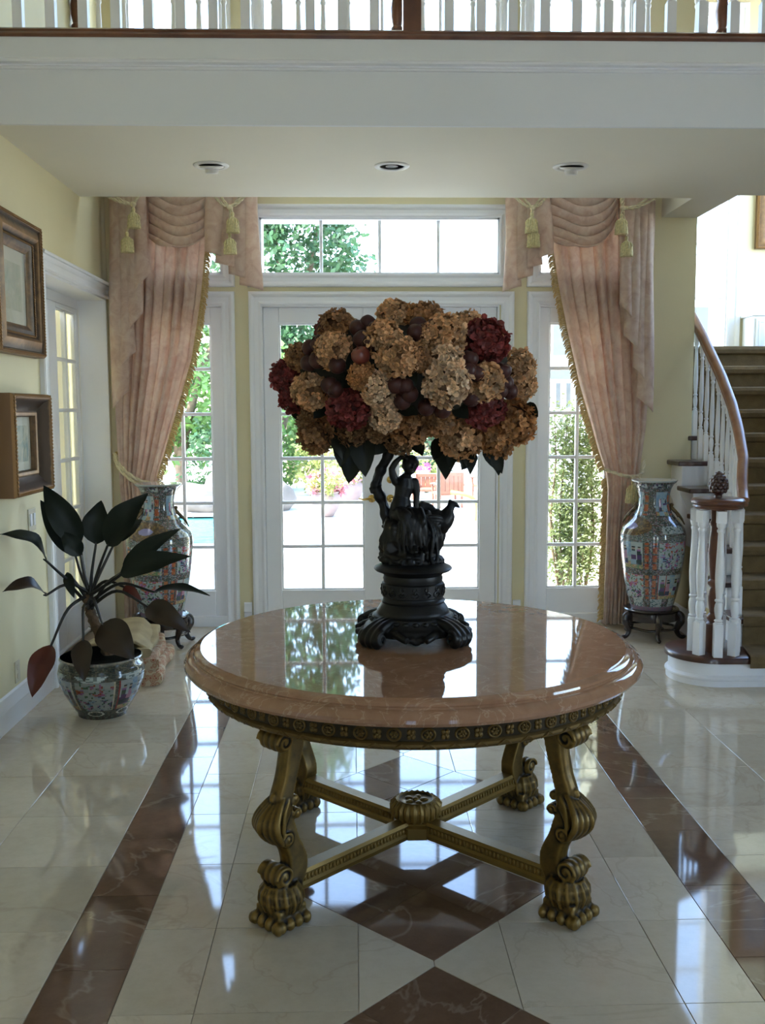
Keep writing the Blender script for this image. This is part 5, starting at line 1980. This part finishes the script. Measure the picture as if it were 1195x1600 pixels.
LAND = art_mat('landscape_print', [(.30, .33, .24), (.44, .46, .36), (.55, .52, .42), (.66, .68, .66)], 7)
picture('larger gilt framed picture with stepped moulding, upper one on the left wall', (XL, 5.385, 2.30), (0, 1, 0), (1, 0, 0), .73, .72,
        [(0, 0), (0, .055), (.010, .066), (.022, .062), (.030, .050), (.060, .062), (.080, .070), (.095, .062), (.105, .045), (.135, .040), (.150, .030), (.165, .022), (.165, 0)],
        [(.012, .066, .0075), (.112, .046, .006)], .020, LAND, .075)
picture('smaller deep shadow box gilt picture, lower one on the left wall', (XL, 5.325, 1.47), (0, 1, 0), (1, 0, 0), .62, .53,
        [(0, 0), (0, .100), (.008, .116), (.024, .118), (.034, .108), (.050, .085), (.090, .060), (.100, .066), (.115, .062), (.122, .050), (.122, 0)],
        [(.013, .118, .0085)], .038, art_mat('dark_figure_print', [(.14, .22, .22), (.24, .32, .30), (.56, .52, .40), (.66, .62, .50)], 9), .050)
picture('dark gilt framed picture on the stair hall wall', (4.24, 9.9, 3.70), (1, 0, 0), (0, -1, 0), .52, .98,
        [(0, 0), (0, .05), (.012, .06), (.03, .05), (.06, .058), (.09, .05), (.11, .03), (.12, .02), (.12, 0)],
        [(.014, .060, .0085)], .015, art_mat('dark_oil_painting', [(.02, .018, .012), (.10, .06, .03), (.30, .20, .09), (.12, .05, .03)], 6), .01)

# ---------------------------------------------------------------- small fittings
sw = thing('light_switch', 'cream double light switch plate on the left wall below the pictures', 'switch', (XL, 5.578, 1.04))
bevel(obj('plate', MB().box(0, -.062, -.062, .006, .062, .062).mesh('plate', PLASTIC), sw), .003, 2)
for s in (-.028, .028):
    o = obj('rocker', MB().box(.005, s - .016, -.034, .011, s + .016, .034).mesh('rocker', WHITE), sw)
    bevel(o, .002, 2)
ot = thing('power_outlet', 'small cream power outlet low on the left wall near the plant', 'outlet', (XL, 5.24, .26))
bevel(obj('plate', MB().box(0, -.036, -.058, .006, .036, .058).mesh('plate', PLASTIC), ot), .003, 2)
for s in (-.024, .024):
    obj('socket', MB().lathe([(0, .005), (.016, .005), (.016, .009), (0, .009)], 16, (0, 0, s), M=Matrix.Rotation(pi / 2, 3, 'Y')).mesh('socket', PLASTIC, 40), ot)
LAMPG = simple('dark_lamp_grille', (.16, .16, .15), .6)
LAMPW = simple('white_lamp_trim', (.78, .77, .73), .4)
for i, (x, lab, eye) in enumerate(((-.81, 'white round eyeball spotlight in the gallery ceiling, left one of the row', 1), (.24, 'flat round recessed ceiling fitting with grey grille, in the middle of its row', 0), (1.29, 'white round eyeball spotlight in the gallery ceiling, right one of the row', 1))):
    t = thing('ceiling_light', lab, 'ceiling light', (x, 5.96, BZ0), 'recessed ceiling lights')
    obj('trim_ring', MB().lathe([(.070, -.004), (.078, -.010), (.098, -.008), (.104, -.002), (.104, 0), (.070, 0), (.070, -.004)], 40).mesh('trim_ring', LAMPW, 40), t)
    if eye:
        obj('eyeball', MB().lathe([(0, -.006), (.072, -.006), (.066, -.016), (.040, -.024), (.038, -.045), (.030, -.050), (.028, -.040), (0, -.038)], 28, (.004, -.01, 0), M=Matrix.Rotation(radians(14), 3, 'X')).mesh('eyeball', LAMPW, 40), t)
    else:
        obj('grille', MB().lathe([(0, -.0045), (.072, -.0035), (.072, 0), (0, 0)], 32).mesh('grille', LAMPG, 40), t)
cab = thing('landing_cabinet', 'white panelled cabinet on the stair landing by the far yellow wall', 'cabinet', (4.22, 9.72, 2.175))
bevel(obj('body', MB().box(-.34, -.12, 0, .34, .16, .36).mesh('body', WHITE), cab), .004)
bevel(obj('top', MB().box(-.36, -.14, .36, .36, .17, .385).mesh('top', WHITE), cab), .006)
for s in (-1, 1):
    d = obj('door', MB().box(s * .01, -.136, .03, s * .32, -.121, .335).sweep([(s * .04, -.136, .06), (s * .29, -.136, .06), (s * .29, -.136, .305), (s * .04, -.136, .305)], (0, -1, 0), [(-.010, 0), (-.006, .006), (.006, .006), (.010, 0)], closed=True).mesh('door', WHITE, 30), cab)
    obj('handle', MB().tube(spline([(s * .05 - .02, -.137, .20), (s * .05 - .012, -.155, .212), (s * .05 + .012, -.155, .212), (s * .05 + .02, -.137, .195)], 4), .006, 8).mesh('handle', DARKWOOD, 60), d)
# ---------------------------------------------------------------- the garden
GZ = -.06
STONE = simple('pale_paving', (.56, .55, .52), .8, var=.06, scale=2, bump=.15, bscale=60)
COPE = simple('coping_stone', (.50, .47, .42), .8, var=.08, scale=6)
patio = struct(obj('ground_patio', MB().box(-16, YB + WT, GZ - .3, 16, 12.6, GZ - .008).box(-16, 12.6, GZ - .3, -9.2, 16.1, GZ - .008).box(-1.2, 12.6, GZ - .3, 16, 16.1, GZ - .008).box(-16, 16.1, GZ - .3, 16, 60, GZ - .008)
                   .box(-16, -30, GZ - .3, XL - .3, YB + WT, GZ - .008).box(XR + .2, -30, GZ - .3, 30, YB + WT, GZ - .008).box(XL - .3, -30, GZ - .3, XR + .2, YF - .2, GZ - .008).mesh('ground_patio', STONE)))
pv = MB().prism(rect(-.497, -.497, .497, .497), -.03, 0, 0, .004).mesh('paver', STONE)
for i in range(-3, 4):
    for j in range(5):
        o = obj('paver', pv, patio, (.2 + i * 1.0, 8.2 + j * 1.0, GZ + .0))
# pool
pool = thing('swimming_pool', 'turquoise swimming pool on the left of the patio outside', 'pool', (-5.2, 14.35, GZ))
obj('basin', MB().box(-4.0, -1.75, -1.2, 4.0, 1.75, -1.15).box(-4.05, -1.8, -1.2, -4.0, 1.8, -.02).box(4.0, -1.8, -1.2, 4.05, 1.8, -.02).box(-4, -1.8, -1.2, 4, -1.75, -.02).box(-4, 1.75, -1.2, 4, 1.8, -.02).mesh('basin', simple('pool_plaster', (.10, .50, .58), .6)), pool)
mt, nt, b, _ = new_mat('pool_water')
b.inputs['Base Color'].default_value = (.05, .34, .40, 1)
b.inputs['Roughness'].default_value = .12
b.inputs['Specular IOR Level'].default_value = .15
add_bump(nt, b, noise_tex(nt, 3, 3), .25, .05)
obj('water', MB().box(-4, -1.75, -.2, 4, 1.75, -.035).mesh('water', mt), pool)
for i in range(11):
    for s in (-1, 1):
        obj('coping', MB().box(-4.05 + i * .74, s * 1.75, -.05, -4.05 + i * .74 + .73, s * 2.02, .02).mesh('coping', COPE), pool)
for j in range(5):
    obj('coping', MB().box(4.0, -1.75 + j * .70, -.05, 4.27, -1.75 + j * .70 + .69, .02).mesh('coping', COPE), pool)
# boulders round the far side
BOUL = simple('grey_boulder', (.17, .15, .13), .9, var=.2, scale=3, bump=.4, bscale=14)
for i, (x, y, rx, rz_, lab) in enumerate(((-1.50, 17.2, .52, .34, 'flat boulder nearest the doors on the far side of the pool'), (-2.62, 17.15, .50, .30, 'rounded boulder in the middle of the far pool edge'), (-3.85, 17.3, .60, .40, 'large boulder further left on the far pool edge'), (-2.1, 18.5, .55, .60, 'pale upright boulder behind the arching grass plant'))):
    t = obj('boulder', MB().ell((0, 0, rz_ * .55), (rx, .45, rz_), 22, 14, disp=rocky(1.6, .14, 31 + i * 7)).mesh('boulder', BOUL, 60), None, (x, y, GZ))
    tag(t, lab, 'rock', 'boulders round the pool')


def foliage(seed, radii, n, size, clumps=60, shell=.55):
    rg = random.Random(seed)
    cs = []
    for i in range(clumps):
        z = rg.uniform(-1, 1)
        a = rg.uniform(0, 6.283)
        r = shell + (1 - shell) * rg.random() ** .6
        q = sqrt(1 - z * z)
        cs.append((Vector((q * cos(a) * radii[0] * r, q * sin(a) * radii[1] * r, z * radii[2] * r)), rg.uniform(.7, 1.25)))
    mb = MB()
    cr_ = .30 * min(radii)
    for i in range(n):
        c, tn = cs[rg.randrange(clumps)]
        d = Vector((rg.gauss(0, 1), rg.gauss(0, 1), rg.gauss(0, 1))) * cr_ * .5
        p = c + d
        t = Vector((rg.uniform(-1, 1), rg.uniform(-1, 1), rg.uniform(-1, .5))).normalized()
        s = t.orthogonal().normalized()
        s = (s * cos(i) + t.cross(s) * sin(i))
        l = size * rg.uniform(.7, 1.3)
        k = tn * rg.uniform(.75, 1.2)
        mb.add([p, p + t * l * .5 + s * l * .26, p + t * l, p + t * l * .5 - s * l * .26], [(0, 1, 2), (0, 2, 3)], 0, [(k, k, k * .9)] * 2)
    return mb


LG = leafy('garden_leaf_mid', (.10, .20, .055), (.19, .32, .095), .35, .5, 2)
LD = leafy('garden_leaf_dark', (.045, .11, .05), (.085, .17, .075), .3, .45, 2)
LY = leafy('garden_leaf_yellow', (.26, .30, .09), (.40, .42, .15), .35, .5, 2)
LO = leafy('garden_leaf_olive', (.16, .21, .085), (.26, .31, .14), .35, .5, 2)
BARK = simple('grey_brown_bark', (.20, .14, .09), .9, var=.25, scale=8, bump=.5, bscale=30)


def tree(label, x, y, cz, radii, n, size, mt, seed, trunk_r=.12, lean=0, clumps=70, cat='tree', grp=None):
    t = thing('garden_tree' if cat == 'tree' else 'garden_shrub', label, cat, (x, y, GZ), grp)
    f = foliage(seed, radii, n, size, clumps).build('foliage', mt, t, None, 'tint', (lean, 0, cz))
    f['kind'] = 'stuff'
    tk = MB()
    for k in range(3 if trunk_r < .1 else 2):
        a = k * 2.1
        tk.tube(spline([(.05 * k, 0, 0), (.1 * cos(a) + lean * .3, .1 * sin(a), cz * .5), (lean + radii[0] * .35 * cos(a), radii[1] * .3 * sin(a), cz + radii[2] * .2), (lean + radii[0] * .55 * cos(a), radii[1] * .5 * sin(a), cz + radii[2] * .6)], 4), [trunk_r * (1 - .06 * i) for i in range(13)], 8)
    tk.build('trunk', BARK, t, 60)
    return t


tree('tall dense dark green tree seen through the transom window', -1.55, 25.0, 4.9, (1.75, 1.6, 3.6), 15000, .20, LD, 1, .14, clumps=150)
tree('mid green tree behind the boulders, seen through the left side door', -3.55, 20.5, 2.3, (1.5, 1.2, 1.55), 4500, .20, LG, 2, .13)
tree('dark low tree standing beyond the patio dining set', 1.9, 27.0, 1.2, (1.6, 1.2, 1.3), 3000, .2, LD, 3, .12)
tree('bushy green tree behind the first flower urn', -1.75, 21.5, 1.55, (1.15, 1.0, 1.5), 3500, .16, LG, 4, .11)
tree('yellow green flowering shrub behind the urns', -.62, 20.0, .62, (.62, .5, .62), 1600, .11, LY, 5, .04, cat='shrub')
tree('rounded dark shrub by the pool under the trees', -2.55, 19.5, .75, (.75, .6, .75), 1600, .13, LD, 6, .04, cat='shrub')
tree('yellow green low shrub by the far garden wall', 1.45, 20.6, .45, (.42, .4, .42), 700, .10, LY, 7, .03, cat='shrub')
# airy bush just outside the right side door, several thin stems
bush = thing('garden_shrub', 'airy olive green shrub with thin stems outside the right side door', 'shrub', (1.93, 8.55, GZ))
f = MB()
stm = MB()
rg = random.Random(12)
for k in range(13):
    bx, by = rg.uniform(-.24, .22), rg.uniform(-.15, .15)
    tx = bx + rg.uniform(-.10, .10)
    h = rg.uniform(1.45, 1.72) if k < 9 else rg.uniform(.7, 1.2)
    pp = spline([(bx * .5, by * .5, 0), (bx, by, h * .4), (tx, by + rg.uniform(-.1, .1), h * .75), (tx + rg.uniform(-.08, .08), by, h)], 6)
    stm.tube(pp, [.012 - .009 * i / len(pp) for i in range(len(pp))], 6)
    for p in pp[3:]:
        for q in range(44):
            d = Vector((rg.gauss(0, 1), rg.gauss(0, 1), rg.gauss(0, .8))) * .078
            t = Vector((rg.uniform(-1, 1), rg.uniform(-1, 1), rg.uniform(-.5, 1))).normalized()
            s = t.orthogonal().normalized()
            l = rg.uniform(.028, .055)
            b_ = p + d
            kk = rg.uniform(.7, 1.25)
            f.add([b_, b_ + t * l * .5 + s * l * .25, b_ + t * l, b_ + t * l * .5 - s * l * .25], [(0, 1, 2), (0, 2, 3)], 0, [(kk, kk, kk)] * 2)
f.build('foliage', LO, bush, None, 'tint')['kind'] = 'stuff'
stm.build('stems', BARK, bush, 60)['kind'] = 'stuff'
# arching grass plant by the pool
gp = thing('strap_leaf_plant', 'arching strap leaved plant among the boulders by the pool', 'plant', (-2.05, 17.5, GZ))
rg = random.Random(5)
for k in range(26):
    a = rg.uniform(0, 6.28)
    r = rg.uniform(.25, .55)
    h = rg.uniform(.55, .85)
    pp = spline([(0, 0, 0), (r * .4 * cos(a), r * .4 * sin(a), h), (r * cos(a), r * sin(a), h * rg.uniform(.5, .95))], 4)
    mb = MB()
    vs = []
    for i, p in enumerate(pp):
        w = .018 * (1 - (i / (len(pp) - 1)) ** 2) + .002
        s = Vector((-sin(a), cos(a), 0))
        vs += [p - s * w, p + s * w]
    o = mb.add(vs, [(2 * i, 2 * i + 1, 2 * i + 3, 2 * i + 2) for i in range(len(pp) - 1)]).build('leaf', LY, gp, 60, 'tint')
# flower urns
URN = simple('pale_pink_terracotta', (.24, .175, .165), .7, var=.1, scale=8, bump=.2, bscale=30)
PETP = leafy('pink_petals', (.55, .16, .26), (.66, .30, .36), .3, .6, 6)


def urn(label, x, y, r, h, seed, fl):
    t = thing('flower_urn', label, 'planter', (x, y, GZ), 'flower urns on the patio')
    MB().lathe([(0, 0), (r * .50, 0), (r * .56, h * .05), (r * .82, h * .30), (r * 1.0, h * .62), (r * .97, h * .80), (r * .82, h * .93), (r * .88, h * .97), (r * .90, h), (r * .78, h), (r * .74, h * .90), (0, h * .88)], 32).build('urn', URN, t, 50)
    o = foliage(seed, (r * 1.25, r * 1.15, h * .55), 900, .075, 26, .35).build('foliage', LY, t, None, 'tint', (0, 0, h * 1.32))
    o['kind'] = 'stuff'
    o = foliage(seed + 50, (r * 1.25, r * 1.2, h * .58), fl, .085, 18, .75).build('blossoms', PETP, t, None, 'tint', (0, 0, h * 1.28))
    o['kind'] = 'stuff'


urn('pale urn of pink flowers further back, right one of the pair', -.07, 18.3, .27, .42, 21, 260)
urn('pale urn of pink flowers nearer the doors, left one of the pair', -.44, 16.0, .25, .40, 22, 420)
# patio dining set
TEAK = simple('patio_teak', (.24, .09, .05), .6, var=.15, scale=12)
TOPW = simple('pale_table_top', (.72, .70, .66), .5)


def patio_chair(label, x, y, rz, s=1.0, high=.66):
    c = thing('patio_chair', label, 'chair', (x, y, GZ), 'patio chairs', rz)
    for sx in (-1, 1):
        obj('leg', MB().tube([(sx * .21, .20, 0), (sx * .21, .20, .26), (sx * .22, .21, .40)], .020, 8).mesh('leg', TEAK, 60), c)
        obj('leg', MB().tube([(sx * .20, -.20, 0), (sx * .20, -.20, .26)], .020, 8).mesh('leg', TEAK, 60), c)
        obj('arm', MB().tube(spline([(sx * .22, -.22, .40), (sx * .23, 0, .42), (sx * .23, .24, .40)], 4), .020, 8, flat=1.5).mesh('arm', TEAK, 60), c)
    bevel(obj('seat', MB().box(-.22, -.21, .22, .22, .22, .27).mesh('seat', TEAK), c), .01)
    bk = MB()
    for k in range(5):
        u = -.16 + .08 * k
        bk.box(u - .036, -.235, .27, u + .036, -.21, high - .03)
    bk.box(-.215, -.24, high - .06, .215, -.20, high).box(-.215, -.24, .25, .215, -.20, .30)
    bk.box(-.225, -.245, .2, -.19, -.2, high).box(.19, -.245, .2, .225, -.2, high)
    obj('backrest', bk.mesh('backrest', TEAK), c)
    return c


tb_ = thing('patio_table', 'pale round patio table outside behind the bronze figure', 'table', (1.35, 19.3, GZ))
MB().lathe([(0, .40), (.50, .40), (.52, .415), (.52, .435), (.50, .445), (0, .445)], 40).build('tabletop', TOPW, tb_, 40)
MB().lathe([(0, 0), (.22, 0), (.22, .03), (.05, .06), (.05, .38), (.12, .40), (0, .40)], 24).build('pedestal', TOPW, tb_, 40)
patio_chair('teak patio chair facing the house in front of the round patio table', 1.35, 18.25, radians(168), high=.52)
patio_chair('teak high backed patio chair right of the round patio table, seen from behind', 1.67, 17.4, radians(12), high=.62)
patio_chair('teak patio chair at the far right beside the white garden wall', 2.62, 19.2, radians(50), high=.60)
tf = thing('flower_bowl', 'small bowl of magenta flowers on the patio table', 'flowers', (1.36, 19.2, GZ + .446))
MB().lathe([(0, 0), (.07, 0), (.12, .06), (.13, .10), (.11, .10), (0, .08)], 20).build('bowl', TOPW, tf, 50)
foliage(71, (.16, .16, .10), 260, .06, 14, .5).build('blossoms', leafy('magenta_petals', (.60, .06, .36), (.72, .16, .48), .3, .6), tf, None, 'tint', (0, 0, .14))['kind'] = 'stuff'
tag(obj('pool_noodle', MB().tube(spline([(1.50, 15.0, .40), (1.62, 14.9, .385), (1.78, 14.85, .335), (1.86, 14.85, .24), (1.87, 14.86, .10), (1.86, 14.88, GZ + .035)], 6), .030, 12).mesh('pool_noodle', simple('lime_foam', (.62, .80, .05), .7), 60)), 'lime green foam tube arching over the patio outside the right door', 'pool toy')
# white garden wall and the neighbouring house
HW = simple('white_render', (.74, .72, .67), .9, var=.03)
struct(obj('wall_garden', MB().box(2.35, 21.0, GZ, 9.0, 21.25, 1.55).box(2.30, 20.95, 1.55, 9.0, 21.30, 1.64).mesh('wall_garden', HW)))
struct(obj('wall_garden_left', MB().box(-12, 30, GZ, 2.2, 30.25, 1.9).mesh('wall_garden_left', HW)))
hs = thing('neighbour_house', 'white house with balcony and windows beyond the garden on the right', 'building', (6.5, 25.0, GZ))
MB().box(-2.0, 0, 0, 4.5, 6, 5.3).build('wall', HW, hs)
obj('roof', MB().box(-2.3, -.4, 5.3, 4.8, 6.4, 5.5).mesh('roof', HW), hs)
FRM = simple('beige_window_frame', (.45, .40, .30), .6)
DKG = simple('dark_window_glass', (.10, .11, .11), .1)
for x in (-1.15, .5, 2.1):
    w = obj('window', MB().box(x - .38, -.04, 3.0, x + .38, .02, 4.3).mesh('window', FRM), hs)
    obj('pane', MB().box(x - .32, -.06, 3.06, x - .01, -.03, 4.24).mesh('pane', DKG), w)
    obj('pane', MB().box(x + .01, -.06, 3.06, x + .32, -.03, 4.24).mesh('pane', DKG), w)
bl = obj('balcony', MB().box(-2.0, -1.0, 1.55, 4.5, 0, 1.75).box(-2.0, -1.0, 2.35, 4.5, -.92, 2.43).mesh('balcony', HW), hs)
for k in range(26):
    obj('baluster', MB().box(-1.95 + k * .25, -.99, 1.75, -1.95 + k * .25 + .12, -.93, 2.35).mesh('baluster', HW), bl)
for x in (-1.2, .6):
    obj('window', MB().box(x - .5, -.03, 1.75, x + .5, .01, 2.75).mesh('window', DKG), hs)
# added wall outside the left door, there to block the sun
struct(obj('wall_sun_block', MB().box(-3.7, 2.5, GZ, -3.5, 10.5, 4.4).mesh('wall_sun_block', simple('cream_render', (.70, .64, .47), .9))))
